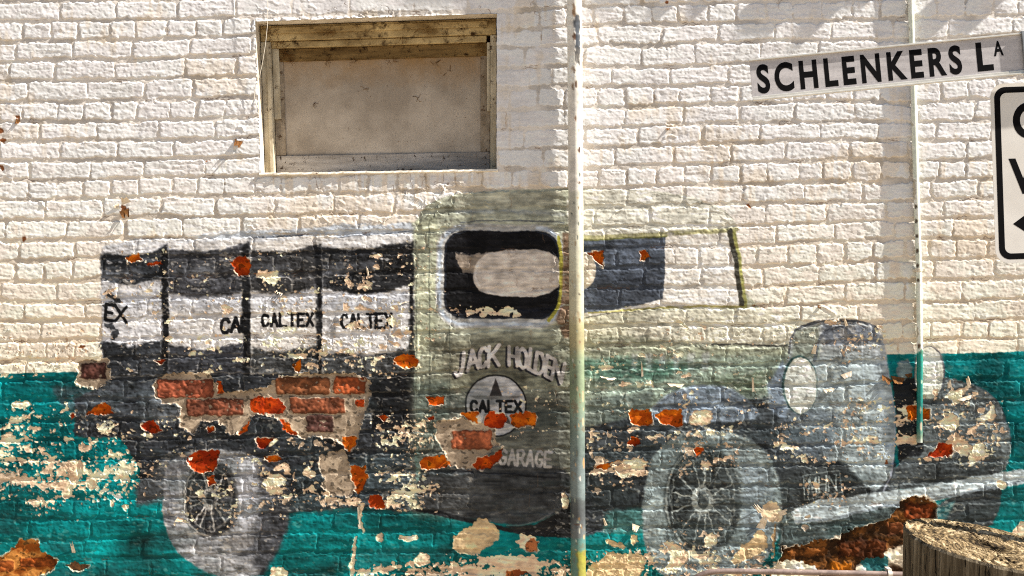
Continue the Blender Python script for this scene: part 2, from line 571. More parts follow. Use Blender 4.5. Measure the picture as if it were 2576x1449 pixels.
# four drums
drums = [(256, 424, 632, 716, 858, 946, 642), (424, 627, 622, 748, 868, 940, 632), (630, 812, 626, 742, 872, 938, 628), (812, 1043, 616, 738, 884, 945, 622)]
for i, (x0, x1, b0, b1, l0, l1, top) in enumerate(drums):
    ld = new_label("painted_drum", LM)
    body = [rgb(196, 196, 200), rgb(204, 202, 202), rgb(206, 202, 198), rgb(200, 199, 200)][i]
    wd = x1 - x0
    fill([(x0, top - 18), (x1, top - 30), (x1, l1), (x0, l1 + 4)], body, a=1, soft_=2.2, lab=ld, w=1.4, var=.06)
    fill([(x0, 735), (x1 - 20, 728), (x1 - 20, 770), (x0, 780)], rgb(168, 172, 182), a=.7, soft_=9, dry=.4, w=3)
    # the dark upper band, its lower edge bowed
    bow = [(x0 + wd * t, b1 - 16 * (2 * abs(t - .45)) ** 2 - 4 * t) for t in np.linspace(0, 1, 9)]
    fill([(x0, b0 + 6), (x0 + wd * .5, b0 + 10), (x1, b0 - 14)] + bow[::-1], [DARK, rgb(66, 67, 72), rgb(58, 58, 60), rgb(40, 41, 44)][i], soft_=4, w=2.4, var=.18, dry=.28)
    fill([(x0, b0 + 46), (x0 + wd * .6, b0 + 40), (x0 + wd * .6, b0 + 66), (x0, b0 + 74)], rgb(112, 116, 124), a=.55, soft_=8, dry=.55, w=3, var=.15)
    # lower dark band
    fill([(x0, l0), (x0 + wd * .5, l0 + 14), (x1, l0 - 10), (x1, l1 + 2), (x0, l1 + 4)], [DARK, rgb(54, 56, 62), rgb(66, 68, 70), rgb(70, 72, 74)][i], soft_=5, w=3, var=.2, dry=.25)
    fill([(x0 + 8, 800), (x0 + 30, 800), (x0 + 26, 858), (x0 + 8, 858)], rgb(150, 152, 158), a=.35, soft_=8, dry=.5)
    # shaded right edge painted black
    line([(x1 - 10, b0 + 2), (x1 - 8, 760), (x1 - 6, 850), (x1 - 5, l1)], [18, 20, 16, 12][i], BLACK, soft_=4, w=2, dry=.3)
line([(268, 735), (300, 758), (262, 770)], 10, BLACK, a=.9, w=2, dry=.3)
line([(266, 815), (290, 835), (285, 850)], 14, DARK, a=.9, w=3, dry=.4)
fill([(930, 948), (1043, 940), (1043, 1090), (940, 1080)], BLACK, soft_=4, w=2)
def word(): return new_label('painted_lettering', LM)
ltx = word()
INK = rgb(24, 25, 28)
letter('E', 266, 768, 288, 806, 8, INK, lab=ltx, skew=-4, dyt=4)
letter('X', 290, 770, 318, 810, 8, INK, lab=ltx, dyt=4)
ltx = word()
for ch, a, b, dy in (('C', 557, 578, 6), ('A', 583, 604, 2), ('L', 609, 626, 0)):
    letter(ch, a, 797 + dy, b, 832 + dy, 9, INK, lab=ltx)
lt3, lt4 = word(), word()
for i, ch in enumerate("CALTEX"):
    letter(ch, 660 + i * 22.5, 788 + (4 if i == 0 else 1), 660 + i * 22.5 + 16, 820, 7.5, INK, lab=lt3, w=.9)
    letter(ch, 859 + i * 21.8, 791 - i * .6, 859 + i * 21.8 + 16, 824, 7.5, INK, lab=lt4, w=.9)

# cab: pale roof, olive grey body getting darker towards the sill
lc = new_label("painted_cab", LM)
fill(smooth([(1044, 1290), (1044, 585), (1050, 545), (1085, 505), (1150, 486), (1290, 477), (1430, 474), (1640, 480), (1735, 494), (1815, 524), (1852, 560), (1868, 772), (2060, 812), (2060, 930), (1950, 1060), (1470, 1075), (1440, 1300)], True, 1), OLIVE, lab=lc, soft_=2, w=1.2, var=.07)
# hood and roof almost white
fill([(1425, 474), (1640, 480), (1735, 494), (1815, 524), (1852, 560), (1858, 582), (1470, 592), (1430, 592)], rgb(212, 210, 198), soft_=2, w=1, a=.97, var=.04, sm=1)
fill([(1470, 782), (1880, 775), (2060, 812), (2000, 870), (1800, 868), (1470, 872)], rgb(206, 202, 184), a=.9, soft_=7, w=3, var=.06, dry=.3)
fill([(1470, 785), (1660, 778), (1560, 845), (1470, 850)], rgb(178, 176, 152), a=.6, soft_=14, w=4, dry=.5)
fill([(1470, 838), (1640, 850), (1800, 868), (1980, 872), (1975, 905), (1470, 905)], rgb(128, 130, 110), a=.85, soft_=9, w=3, var=.1, dry=.3)
fill([(1470, 902), (1985, 892), (1975, 950), (1940, 1010), (1900, 1062), (1470, 1075)], rgb(132, 140, 126), a=.95, soft_=7, w=2, var=.12, lab=lc)
fill([(1430, 905), (1600, 902), (1760, 920), (1640, 960), (1430, 950)], rgb(58, 98, 82), a=.7, soft_=12, w=3, var=.15, dry=.4)
fill([(1780, 955), (1935, 935), (1930, 985), (1800, 1000)], rgb(76, 84, 60), a=.5, soft_=14, w=3, dry=.4)
fill([(1470, 1000), (1640, 985), (1640, 1060), (1470, 1070)], rgb(92, 98, 94), a=.7, soft_=10, w=3, dry=.4)
for k in range(6):
    x = 1588 + k * 36
    fill([(x, 888), (x + 16, 886), (x + 14, 928), (x - 2, 932)], rgb(178, 172, 176), a=.45, soft_=4, w=2, dry=.5)
line([(1790, 867), (1880, 866), (1980, 871)], 4, rgb(60, 60, 58), a=.85, sm=1)
line([(1580, 478), (1700, 492), (1800, 520), (1846, 552)], 2.2, rgb(112, 112, 98), a=.6, sm=2)
# the door side of the cab
fill([(1044, 850), (1435, 845), (1435, 1300), (1044, 1290)], rgb(116, 118, 102), a=.9, soft_=30, w=2, var=.1)
fill([(1100, 860), (1330, 850), (1330, 955), (1120, 960)], rgb(96, 92, 76), a=.6, soft_=26, w=2, var=.1)
fill([(1044, 1000), (1435, 990), (1435, 1300), (1044, 1290)], rgb(86, 88, 82), a=.9, soft_=30, w=2, var=.1)
fill([(1044, 960), (1130, 955), (1130, 1130), (1044, 1140)], rgb(84, 96, 88), a=.8, soft_=12, w=3, var=.15)
fill([(1040, 560), (1100, 540), (1100, 850), (1046, 900)], rgb(158, 162, 138), a=.8, soft_=7, w=3, var=.09, dry=.3)
for x in (1046, 1079, 1130):
    line([(x, 560 if x > 1050 else 600), (x + 2, 800), (x + 1, 1120)], 3, rgb(66, 72, 64), a=.6, dry=.5)
# roof band lines
line([(1160, 560), (1290, 552), (1420, 560)], 3, rgb(76, 82, 92), a=.8, sm=2, dry=.3)
line([(1150, 533), (1290, 531), (1420, 540)], 10, rgb(140, 146, 154), a=.5, sm=2, dry=.5, soft_=5)
fill([(1160, 490), (1420, 480), (1420, 520), (1150, 525)], rgb(152, 150, 134), a=.6, soft_=10, dry=.3)

# rear window of the cab
lw = new_label("painted_window", LM)
def rrect(x0, y0, x1, y1, r, n=8):
    out = []
    for cx, cy, a in ((x1 - r, y0 + r, -90), (x1 - r, y1 - r, 0), (x0 + r, y1 - r, 90), (x0 + r, y0 + r, 180)):
        out += [(cx + r * math.cos(math.radians(a + 90 * i / n)), cy + r * math.sin(math.radians(a + 90 * i / n))) for i in range(n + 1)]
    return out
fill(rrect(1097, 564, 1418, 826, 66), rgb(172, 172, 170), soft_=3, w=1, var=.06, lab=lw)
line(rrect(1106, 572, 1412, 816, 60), 9, rgb(160, 172, 188), a=.8, w=1, soft_=3, dry=.3)
fill(rrect(1117, 581, 1407, 802, 52), rgb(24, 24, 27), soft_=2, w=.8, var=.15)
line(rrect(1120, 584, 1404, 799, 50), 4, rgb(52, 62, 80), a=.6, dry=.5)
fill([(1118, 770), (1250, 785), (1395, 770), (1380, 798), (1150, 800)], rgb(34, 36, 46), a=.7, soft_=6, dry=.3)
fill([(1150, 640), (1240, 628), (1225, 660), (1200, 690), (1168, 684), (1150, 662)], rgb(140, 128, 116), soft_=2, w=3)
fill(smooth([(1240, 628), (1412, 626), (1414, 745), (1240, 747), (1196, 728), (1188, 686), (1206, 648)], True, 2), rgb(196, 186, 176), soft_=1.8, w=.8, var=.02)
line([(1206, 660), (1194, 690), (1204, 724), (1240, 742), (1330, 744)], 4, rgb(206, 200, 194), a=.7, sm=2)
line([(1404, 596), (1411, 640), (1412, 730), (1403, 776), (1380, 806)], 9, rgb(152, 146, 52), a=.9, sm=2, dry=.3)
fill([(1416, 585), (1436, 585), (1436, 850), (1420, 850), (1400, 805), (1414, 740)], rgb(112, 82, 62), a=.8, soft_=4, dry=.4)
# side window and windscreen post
lg = new_label("painted_windscreen", LM)
fill([(1440, 596), (1840, 580), (1872, 772), (1640, 776), (1540, 790), (1440, 800)], rgb(222, 216, 208), soft_=1.8, lab=lg, w=.8, var=.03)
fill([(1440, 602), (1674, 592), (1672, 700), (1668, 752), (1600, 768), (1540, 780), (1440, 792)], rgb(70, 78, 92), soft_=1.6, w=1, var=.13)
fill([(1500, 690), (1660, 690), (1655, 750), (1500, 778)], rgb(50, 56, 68), a=.6, soft_=10, dry=.4)
fill(smooth([(1440, 634), (1480, 632), (1499, 664), (1498, 700), (1480, 728), (1440, 732)], True, 2), rgb(194, 184, 170), soft_=1.6, w=.8)
line([(1440, 600), (1640, 590), (1854, 578)], 11, rgb(156, 152, 112), sm=1, soft_=2, dry=.25, lab=lg)
line([(1440, 605), (1560, 600), (1676, 594)], 4, rgb(96, 98, 44), a=.8, dry=.4)
line([(1836, 583), (1850, 650), (1866, 768)], 13, rgb(58, 56, 48), w=1.4, soft_=2, lab=lg, dry=.15)
line([(1846, 583), (1860, 650), (1877, 772)], 8, rgb(150, 150, 84), w=1.4, soft_=2, dry=.3, lab=lg)
line([(1480, 788), (1560, 782), (1660, 773), (1770, 770), (1872, 772)], 5, rgb(138, 130, 58), a=.8, sm=1, dry=.35)
line([(1475, 800), (1530, 788), (1600, 783)], 3, rgb(66, 66, 58), a=.7, sm=1)

# sill and running board under the cab
lr = new_label("painted_running_board", LM)
fill(smooth([(1044, 1180), (1240, 1170), (1435, 1165), (1435, 1262), (1400, 1290), (1340, 1318), (1270, 1320), (1150, 1300), (1050, 1284)], True, 2), rgb(60, 62, 64), soft_=4, w=1.4, lab=lr, var=.12)
line([(1050, 1282), (1130, 1296), (1220, 1320), (1300, 1338), (1360, 1345), (1432, 1345)], 11, BLACK, sm=2, lab=lr, soft_=2)
fill([(1270, 1324), (1345, 1320), (1400, 1290), (1436, 1262), (1436, 1348), (1340, 1346)], rgb(30, 30, 31), soft_=2.5, lab=lr)
line([(1060, 1184), (1200, 1186), (1400, 1202)], 4, rgb(28, 30, 36), a=.8, sm=1, dry=.3)
line([(1290, 1196), (1400, 1201)], 3, rgb(24, 25, 28), a=.8)
line([(1275, 1322), (1340, 1318), (1390, 1288)], 4, rgb(128, 128, 126), a=.5, sm=2)

# sign writing on the door
GREY_L = rgb(190, 184, 180)
jh = [('J', 1147, 890, 1167, 943, -4, -8), ('A', 1176, 881, 1202, 929, 2, -8), ('C', 1205, 875, 1224, 923, -2, -5), ('K', 1229, 870, 1256, 920, -2, -4),
      ('H', 1281, 873, 1301, 919, 0, 2), ('O', 1304, 876, 1326, 926, 2, 4), ('L', 1332, 881, 1343, 931, -4, 6), ('D', 1348, 890, 1369, 940, -6, 8), ('E', 1374, 898, 1390, 948, -6, 8), ('N', 1392, 910, 1416, 958, -9, 9)]
for ch, a, b, c_, d_, sk, dy in jh:
    letter(ch, a, b, c_, d_, 9.5, rgb(34, 34, 40), skew=sk, dyt=dy, off=(-5, 3))
lt5, lt6, lt7 = word(), word(), word()
for i, (ch, a, b, c_, d_, sk, dy) in enumerate(jh):
    letter(ch, a, b, c_, d_, 9, GREY_L, skew=sk, dyt=dy, lab=lt5 if i < 4 else lt6)
for i, ch in enumerate("GARAGE"):
    letter(ch, 1256 + i * 23, 1131 + i * 1.2, 1256 + i * 23 + 17, 1168 + i * 1.2, 7, rgb(176, 172, 168), lab=lt7, skew=-2)

# round emblem
lb = new_label("painted_badge", LM)
fill(ell(1247, 1020, 78, 79), rgb(30, 30, 31), w=.5, soft_=1.5, lab=lb)
fill(ell(1247, 1020, 74, 75), rgb(176, 176, 178), w=.6, soft_=1.5, var=.05)
def star(cx, cy, R, r):
    return [(cx + (R if i % 2 == 0 else r) * math.sin(math.pi * i / 5), cy - (R if i % 2 == 0 else r) * math.cos(math.pi * i / 5)) for i in range(10)]
fill(star(1247, 1016, 66, 25), rgb(128, 126, 124), w=.4, soft_=1.2, a=.9)
fill([(1247, 951), (1263, 996), (1231, 996)], rgb(62, 56, 56), w=.4)
fill([(1264, 1060), (1285, 1068), (1276, 1046), (1262, 1042)], rgb(84, 80, 78), w=.4)
fill([(1174, 1006), (1318, 1002), (1320, 1040), (1176, 1042)], rgb(174, 174, 176), w=.5)
for i, ch in enumerate("CALTEX"):
    letter(ch, 1184 + i * 22.2, 1009, 1184 + i * 22.2 + 16, 1036, 7.5, INK, w=.3)

# front mudguard, wheel well
lmd = new_label("painted_mudguard", LM)
fill([(1470, 1075), (1640, 1040), (1930, 1000), (2060, 1040), (2240, 1080), (2260, 1240), (1990, 1280), (1960, 1330), (1640, 1330), (1470, 1345)], rgb(58, 61, 66), lab=LM, soft_=5, w=2, var=.15)
fill(smooth([(1636, 1040), (1660, 1004), (1720, 976), (1775, 968), (1840, 975), (1890, 1010), (1920, 1060), (1640, 1062)], True, 2), rgb(112, 118, 130), lab=lmd, soft_=3, w=1.2, var=.12)
line([(1636, 1035), (1660, 1004), (1720, 976), (1775, 968), (1840, 975), (1885, 1008)], 5, rgb(150, 156, 166), a=.7, sm=2, dry=.4)
fill([(1470, 1180), (1640, 1190), (1640, 1290), (1470, 1300)], rgb(40, 41, 44), a=.8, soft_=12, w=3, lab=LM)
fill([(1520, 1285), (1640, 1275), (1620, 1345), (1520, 1340)], rgb(58, 104, 100), a=.85, soft_=7, w=3)

# wheels
def wheel(cx, cy, rx, ry, tyre_pts, tyre, dark, hub, seed):
    lwh = new_label("painted_wheel", LM)
    fill(tyre_pts, tyre, soft_=3, w=1.6, lab=lwh, sm=2, var=.12)
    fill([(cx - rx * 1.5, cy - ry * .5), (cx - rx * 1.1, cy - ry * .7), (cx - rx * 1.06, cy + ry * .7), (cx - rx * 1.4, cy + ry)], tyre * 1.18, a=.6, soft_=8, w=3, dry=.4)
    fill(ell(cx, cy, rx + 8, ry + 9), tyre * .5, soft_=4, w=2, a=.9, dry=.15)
    fill(ell(cx, cy, rx, ry), dark, soft_=4, w=2, var=.22, lab=lwh, dry=.15)
    line(ell(cx, cy, rx - 10, ry - 12) , 4, hub * .8, a=.6, w=2, dry=.55)
    line(ell(cx, cy, rx + 2, ry + 3, a0=90, a1=270), 5, hub * .9, a=.75, w=1.5, dry=.4)
    r = random.Random(seed)
    for k in range(13):
        t = 2 * math.pi * k / 13 + r.uniform(-.12, .12)
        p0 = (cx + rx * .28 * math.cos(t), cy + ry * .26 * math.sin(t))
        p1 = (cx + rx * .85 * math.cos(t), cy + ry * .85 * math.sin(t))
        line([p0, p1], r.uniform(2.5, 5), hub * r.uniform(.75, 1.1), a=.9, w=1.8, dry=.35)
    fill(ell(cx - 2, cy, rx * .30, ry * .30), hub * .9, soft_=2, w=1.4, dry=.2, a=.9)
    fill(ell(cx, cy, rx * .16, ry * .18), dark * 1.1, soft_=2, w=1)
    return lwh
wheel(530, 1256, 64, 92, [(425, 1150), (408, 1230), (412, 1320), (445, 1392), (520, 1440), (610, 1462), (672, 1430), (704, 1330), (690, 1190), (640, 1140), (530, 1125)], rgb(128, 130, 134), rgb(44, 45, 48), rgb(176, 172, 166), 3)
fill([(640, 1150), (655, 1250), (640, 1340), (600, 1400), (664, 1440), (726, 1310), (715, 1170)], rgb(70, 72, 78), a=.85, soft_=12, w=2, var=.15)
fill([(420, 1150), (500, 1135), (470, 1190), (452, 1260), (440, 1330), (418, 1300)], rgb(96, 98, 104), a=.55, soft_=10, w=4, dry=.45)
fill([(596, 1160), (646, 1170), (650, 1290), (620, 1345), (598, 1300)], rgb(166, 168, 176), a=.6, soft_=8, w=2.5, dry=.3)
fill([(470, 1360), (560, 1390), (640, 1400), (620, 1450), (520, 1440)], rgb(150, 150, 152), a=.6, soft_=12, w=4, dry=.4)
line([(452, 1190), (456, 1290), (482, 1352)], 9, rgb(176, 176, 178), a=.6, sm=2, dry=.4, w=2)
fill(smooth([(560, 1350), (640, 1342), (636, 1378), (575, 1384)], True, 1), rgb(120, 118, 118), a=.8, soft_=3)
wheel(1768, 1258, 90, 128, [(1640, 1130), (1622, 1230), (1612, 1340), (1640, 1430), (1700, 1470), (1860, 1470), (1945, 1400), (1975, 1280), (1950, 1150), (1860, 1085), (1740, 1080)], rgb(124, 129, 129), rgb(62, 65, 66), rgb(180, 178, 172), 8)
fill([(1866, 1150), (1940, 1180), (1950, 1300), (1900, 1390), (1868, 1330)], rgb(138, 144, 154), a=.6, soft_=14, w=3, dry=.3)

# front wing, radiator shell
lgr = new_label("painted_radiator", LM)
fill(smooth([(1986, 900), (1992, 850), (2010, 820), (2056, 806), (2150, 802), (2212, 822), (2226, 870), (2240, 960), (2254, 1060), (2252, 1140), (2236, 1205), (2196, 1244), (2150, 1240), (2085, 1165), (2010, 1080), (1960, 1030), (1935, 960)], True, 2), rgb(146, 150, 152), soft_=3, w=1.2, lab=lgr, var=.1)
fill([(1960, 1010), (2110, 1040), (2080, 1165), (1960, 1140)], rgb(88, 94, 104), a=.75, soft_=16, w=4, dry=.25)
fill([(2000, 830), (2060, 812), (2060, 900), (1990, 905)], rgb(116, 122, 110), a=.85, soft_=6, w=2)
fill([(2066, 815), (2205, 822), (2215, 860), (2075, 868)], rgb(86, 94, 110), a=.75, soft_=5, w=2.5, dry=.4)
line([(1984, 888), (1990, 850), (2008, 822), (2056, 808), (2150, 803), (2210, 824)], 6, rgb(56, 60, 70), a=.8, sm=2, dry=.25)
line([(2050, 905), (2056, 860), (2078, 832), (2150, 812)], 8, rgb(64, 70, 82), a=.7, sm=2, dry=.4)
line([(2168, 850), (2176, 1000), (2188, 1200)], 4, rgb(186, 192, 200), a=.6, sm=1, dry=.4)
fill([(2190, 870), (2226, 880), (2250, 1050), (2248, 1150), (2215, 1160)], rgb(172, 176, 184), a=.5, soft_=12, dry=.3)
line([(2226, 900), (2246, 1000), (2253, 1080), (2246, 1180), (2222, 1238)], 4, rgb(176, 172, 186), a=.7, sm=2)
fill([(1930, 970), (1968, 905), (1985, 1010), (1975, 1060), (1935, 1030)], rgb(126, 134, 150), a=.9, soft_=5, lab=lgr)
# dark gap, second wing
fill([(2246, 950), (2310, 950), (2318, 1060), (2345, 1160), (2262, 1170), (2254, 1060)], rgb(28, 29, 33), soft_=3, w=1.6, lab=LM)
fill(smooth([(2250, 935), (2262, 912), (2290, 905), (2296, 935), (2270, 960)], True, 1), rgb(124, 122, 124), a=.85, soft_=3, lab=LM, w=2)
lm2 = new_label("painted_mudguard", LM)
fill(smooth([(2310, 960), (2375, 945), (2440, 962), (2500, 995), (2536, 1060), (2545, 1130), (2530, 1190), (2430, 1215), (2250, 1235), (2236, 1220), (2262, 1150), (2330, 1150), (2312, 1050)], True, 2), rgb(100, 103, 105), soft_=3, w=1.5, lab=lm2, var=.13)
fill([(2250, 1175), (2440, 1130), (2520, 1120), (2520, 1195), (2240, 1236)], rgb(62, 64, 66), a=.9, soft_=10, w=3, var=.15)
line([(2440, 962), (2500, 995), (2536, 1060), (2545, 1130)], 3, rgb(60, 64, 74), a=.7, sm=2)
# head lamps
lh = new_label("painted_headlamp", LM)
fill(ell(2012, 968, 45, 74), rgb(44, 74, 74), soft_=2, w=.8)
fill(ell(2014, 970, 41, 71), rgb(216, 208, 196), soft_=1.6, w=.8, lab=lh, var=.04)
fill([(1975, 940), (2054, 935), (2054, 1000), (1975, 1010)], rgb(202, 198, 194), a=.5, soft_=10, dry=.4)
lh2 = new_label("painted_headlamp", LM)
fill(ell(2338, 938, 39, 68), rgb(84, 84, 92), soft_=2, w=.8)
fill(ell(2337, 938, 36, 66), rgb(216, 206, 190), soft_=1.6, w=.8, lab=lh2, var=.04)
fill([(2304, 880), (2374, 890), (2374, 920), (2304, 915)], rgb(176, 178, 184), a=.5, soft_=8, dry=.4)
# number plate and bumper
lp = new_label("painted_number_plate", LM)
fill([(1965, 1190), (2110, 1160), (2200, 1240), (1990, 1290), (1968, 1280)], rgb(52, 54, 56), soft_=6, lab=LM, w=2, var=.12)
fill([(2020, 1196), (2108, 1184), (2118, 1236), (2024, 1258)], rgb(48, 50, 51), soft_=1.5, lab=lp, w=1)
line([(2020, 1196), (2108, 1184), (2118, 1236), (2024, 1258), (2020, 1196)], 3, rgb(130, 132, 130), a=.8, w=.8)
letter('M', 2034, 1203, 2054, 1242, 3.5, rgb(160, 160, 156), w=1, dyt=-3)
letter('H', 2060, 1199, 2078, 1238, 3.5, rgb(160, 160, 156), w=1, dyt=-3)
letter('N', 2084, 1196, 2102, 1234, 3.5, rgb(160, 160, 156), w=1, dyt=-3)
fill([(1960, 1290), (2280, 1262), (2290, 1330), (2190, 1345), (2100, 1380), (1960, 1395)], rgb(74, 82, 82), lab=LM, soft_=6, w=2, var=.16)
fill([(2080, 1312), (2195, 1305), (2190, 1345), (2085, 1352)], rgb(44, 62, 62), a=.7, soft_=10, dry=.3)
fill(smooth([(2330, 1285), (2400, 1245), (2520, 1205), (2515, 1280), (2490, 1330), (2400, 1345), (2340, 1320)], True, 1), rgb(54, 56, 58), soft_=3, w=1.6, lab=LM, var=.13)
fill([(2352, 1280), (2400, 1262), (2380, 1310), (2356, 1315)], rgb(48, 112, 116), a=.8, soft_=6)
lbm = new_label("painted_bumper", LM)
fill([(1986, 1284), (2060, 1258), (2200, 1240), (2340, 1222), (2440, 1202), (2620, 1170), (2620, 1208), (2480, 1232), (2380, 1255), (2300, 1268), (2200, 1280), (2080, 1312), (2000, 1318)], rgb(178, 181, 184), soft_=2.2, w=1.6, lab=lbm, var=.09)
line([(2000, 1314), (2090, 1306), (2200, 1276), (2300, 1264), (2400, 1246), (2600, 1204)], 6, rgb(104, 108, 116), a=.7, sm=1, dry=.4)

# the coat is rubbed thin on the arrises of the bricks and on high spots
wearb = np.exp(-((dbr - 1.6) / 1.6) ** 2) * sstep(-0.2, 0.9, noise(9, 4, seed=84) + 0.7 * noise(50, 30, seed=85)) * (1 - 0.6 * plast) * (1 - soft)
wearb = np.maximum(wearb * 0.30, 0.40 * sstep(1.75, 2.1, noise(5, 3, seed=86) + 0.6 * noise(40, 24, seed=87)))
sound = np.isin(LAB, [i for i, v in LABELS.items() if v[0] in ("painted_window", "painted_badge", "painted_lettering", "painted_windscreen", "painted_headlamp")])
wearb = wearb * (LAB > 0) * (1 - 0.85 * cabsm) * np.where(sound, 0.15, 1.0) * np.where(LAB == LAB_TEAL, 0.5, 1.0)
COLR[:] = COLR * (1 - wearb[..., None]) + rgb(196, 186, 170) * wearb[..., None]
# ================================================================== wear: chips, flakes, missing paint
inmural = np.zeros_like(LAB, dtype=bool)
inmural |= (LAB >= LM)
gho = inmural * (0.04 + 0.03 * sstep(1440, 1520, X) + 0.06 * sstep(-0.5, 1.2, noise(60, 30, seed=94)))
gho = gho * np.where(np.isin(LAB, [i for i, v in LABELS.items() if v[0] in ("painted_window", "painted_badge", "painted_lettering")]), 0.2, 1.0) * np.where((X < 1045) & (Y > 600), 0.35, 1.0)
COLR[:] = COLR * (1 - gho[..., None]) + rgb(188, 190, 184) * gho[..., None]
cool = inmural * sstep(1440, 1560, X) * sstep(850, 930, Y)
COLR[:] = COLR * (1 - cool[..., None] * np.array([.055, .0, -.015], dtype=np.float32))
lum = COLR.mean(2)
COLR *= np.where(inmural, np.clip(0.74 + 0.45 * lum, 0.6, 1.0), 1.0)[..., None]
COLR *= (1 + np.where(inmural, 0.05, 0.0) * streak + np.where(inmural, 0.05, 0.0) * mid)[..., None]

D = np.zeros_like(X)
def dens(pts, s, fall=40, sm=0):
    global D
    sl, d = sdf_poly(smooth(pts, True, sm) if sm else pts, 3, pad=fall + 4)
    D[sl] = np.maximum(D[sl], s * sstep(fall, -fall, d))
dens([(-30, 1070), (90, 1060), (200, 1120), (290, 1180), (250, 1260), (120, 1290), (-30, 1250)], 1.0, 50)
dens([(0, 1010), (250, 1020), (330, 1120), (420, 1200), (330, 1280), (60, 1290), (0, 1240)], .72, 40)
dens([(200, 1060), (480, 1060), (480, 1150), (220, 1140)], .55, 40)
dens([(340, 1160), (420, 1160), (400, 1225), (330, 1220)], .85, 25)
dens([(640, 1150), (800, 1160), (830, 1270), (640, 1290)], .72, 36)
dens([(650, 1105), (860, 1105), (860, 1135), (650, 1138)], 1.0, 14)
dens([(920, 1040), (1100, 1030), (1110, 1130), (940, 1180)], .66, 30)
dens([(940, 1170), (1080, 1190), (1090, 1290), (940, 1280)], .88, 26)
dens([(800, 1235), (960, 1240), (940, 1285), (800, 1280)], .8, 20)
dens([(830, 625), (1040, 615), (1040, 740), (830, 740)], .42, 25)
dens([(640, 630), (740, 630), (740, 735), (640, 740)], .68, 25)
dens([(640, 740), (1045, 730), (1045, 930), (640, 930)], .62, 30)
dens([(255, 640), (640, 630), (640, 940), (260, 940)], .36, 30)
dens([(0, 820), (260, 850), (260, 930), (0, 935)], .38, 30)
dens([(640, 880), (1040, 890), (1040, 940), (640, 930)], .62, 20)
dens([(1048, 600), (1110, 600), (1110, 900), (1048, 900)], .42, 20)
dens([(1130, 765), (1330, 772), (1330, 800), (1130, 795)], .66, 12)
dens([(1476, 1080), (1850, 1075), (1850, 1110), (1476, 1125)], .95, 20)
dens([(1480, 1140), (1660, 1150), (1640, 1195), (1500, 1215)], .95, 20)
dens([(1660, 1090), (1880, 1090), (1870, 1190), (1700, 1200)], .68, 30)
dens([(1474, 1200), (1600, 1200), (1580, 1240), (1474, 1250)], .62, 24)
dens([(1480, 790), (1900, 790), (1960, 900), (1480, 940)], .34, 40)
dens([(1480, 930), (1960, 900), (1960, 1040), (1480, 1050)], .34, 40)
dens([(1900, 1060), (2240, 1030), (2240, 1160), (1960, 1180)], .66, 30)
dens([(2100, 990), (2250, 1000), (2240, 1080), (2120, 1070)], .6, 24)
dens([(2240, 960), (2320, 960), (2330, 1160), (2250, 1160)], .66, 20)
dens([(2340, 980), (2480, 970), (2540, 1080), (2520, 1170), (2360, 1150)], .74, 26)
dens([(1960, 760), (2260, 790), (2230, 900), (1960, 900)], .34, 40)
dens([(2020, 1180), (2150, 1190), (2150, 1260), (2020, 1270)], .5, 20)
dens([(900, 1425), (1140, 1405), (1270, 1395), (1430, 1400), (1430, 1500), (880, 1500)], 1.06, 22)
dens([(1230, 1400), (1430, 1420), (1430, 1500), (1200, 1500)], 1.18, 14)
dens([(1476, 1400), (1640, 1370), (1760, 1380), (1860, 1360), (1960, 1390), (1980, 1500), (1476, 1500)], .92, 26)
dens([(460, 1150), (600, 1150), (600, 1340), (460, 1340)], .5, 30)
dens([(1690, 1330), (1850, 1320), (1850, 1420), (1690, 1420)], .6, 24)
dens([(1260, 960), (1400, 960), (1400, 1120), (1260, 1120)], .38, 20)
chipn = 0.62 * noise(30, 13, seed=31) + 0.50 * noise(13, 9, seed=34) + 0.42 * noise(6.4, 5, seed=32) + 0.32 * noise(3.2, seed=33) + 0.25 * joint * noise(40, 30, seed=39)
chipn /= chipn.std()
tiny = 0.75 * noise(5.4, 4.4, seed=36) + 0.55 * noise(2.9, seed=37)
tiny = tiny / tiny.std() + 0.55 * noise(45, 30, seed=38)
thrA = np.where(D < 0.05, 9.0, 2.80 - 2.75 * D)
thrB = np.where(D < 0.05, 9.0, 2.9 - 1.9 * np.clip(D, 0, 1))
chipf = np.maximum(chipn - thrA, 0.9 * (tiny - thrB))
chipf = np.where(LAB == 0, np.minimum(chipf, tiny - thrB), chipf)
cm = sstep(-0.08, 0.08, chipf)
lipb = np.exp(-((chipf + 0.2) / 0.18) ** 2) * (D > 0.05)
crm = CREAM * (1 + 0.06 * blot + 0.05 * streak + 0.04 * mid)[..., None]
COLR[:] = COLR * (1 - cm[..., None]) + crm * cm[..., None]
lipn = np.clip(0.7 + 0.7 * noise(9, seed=35), 0.05, 2.4)
H += 0.0016 * lipb * lipn
H -= 0.0009 * cm
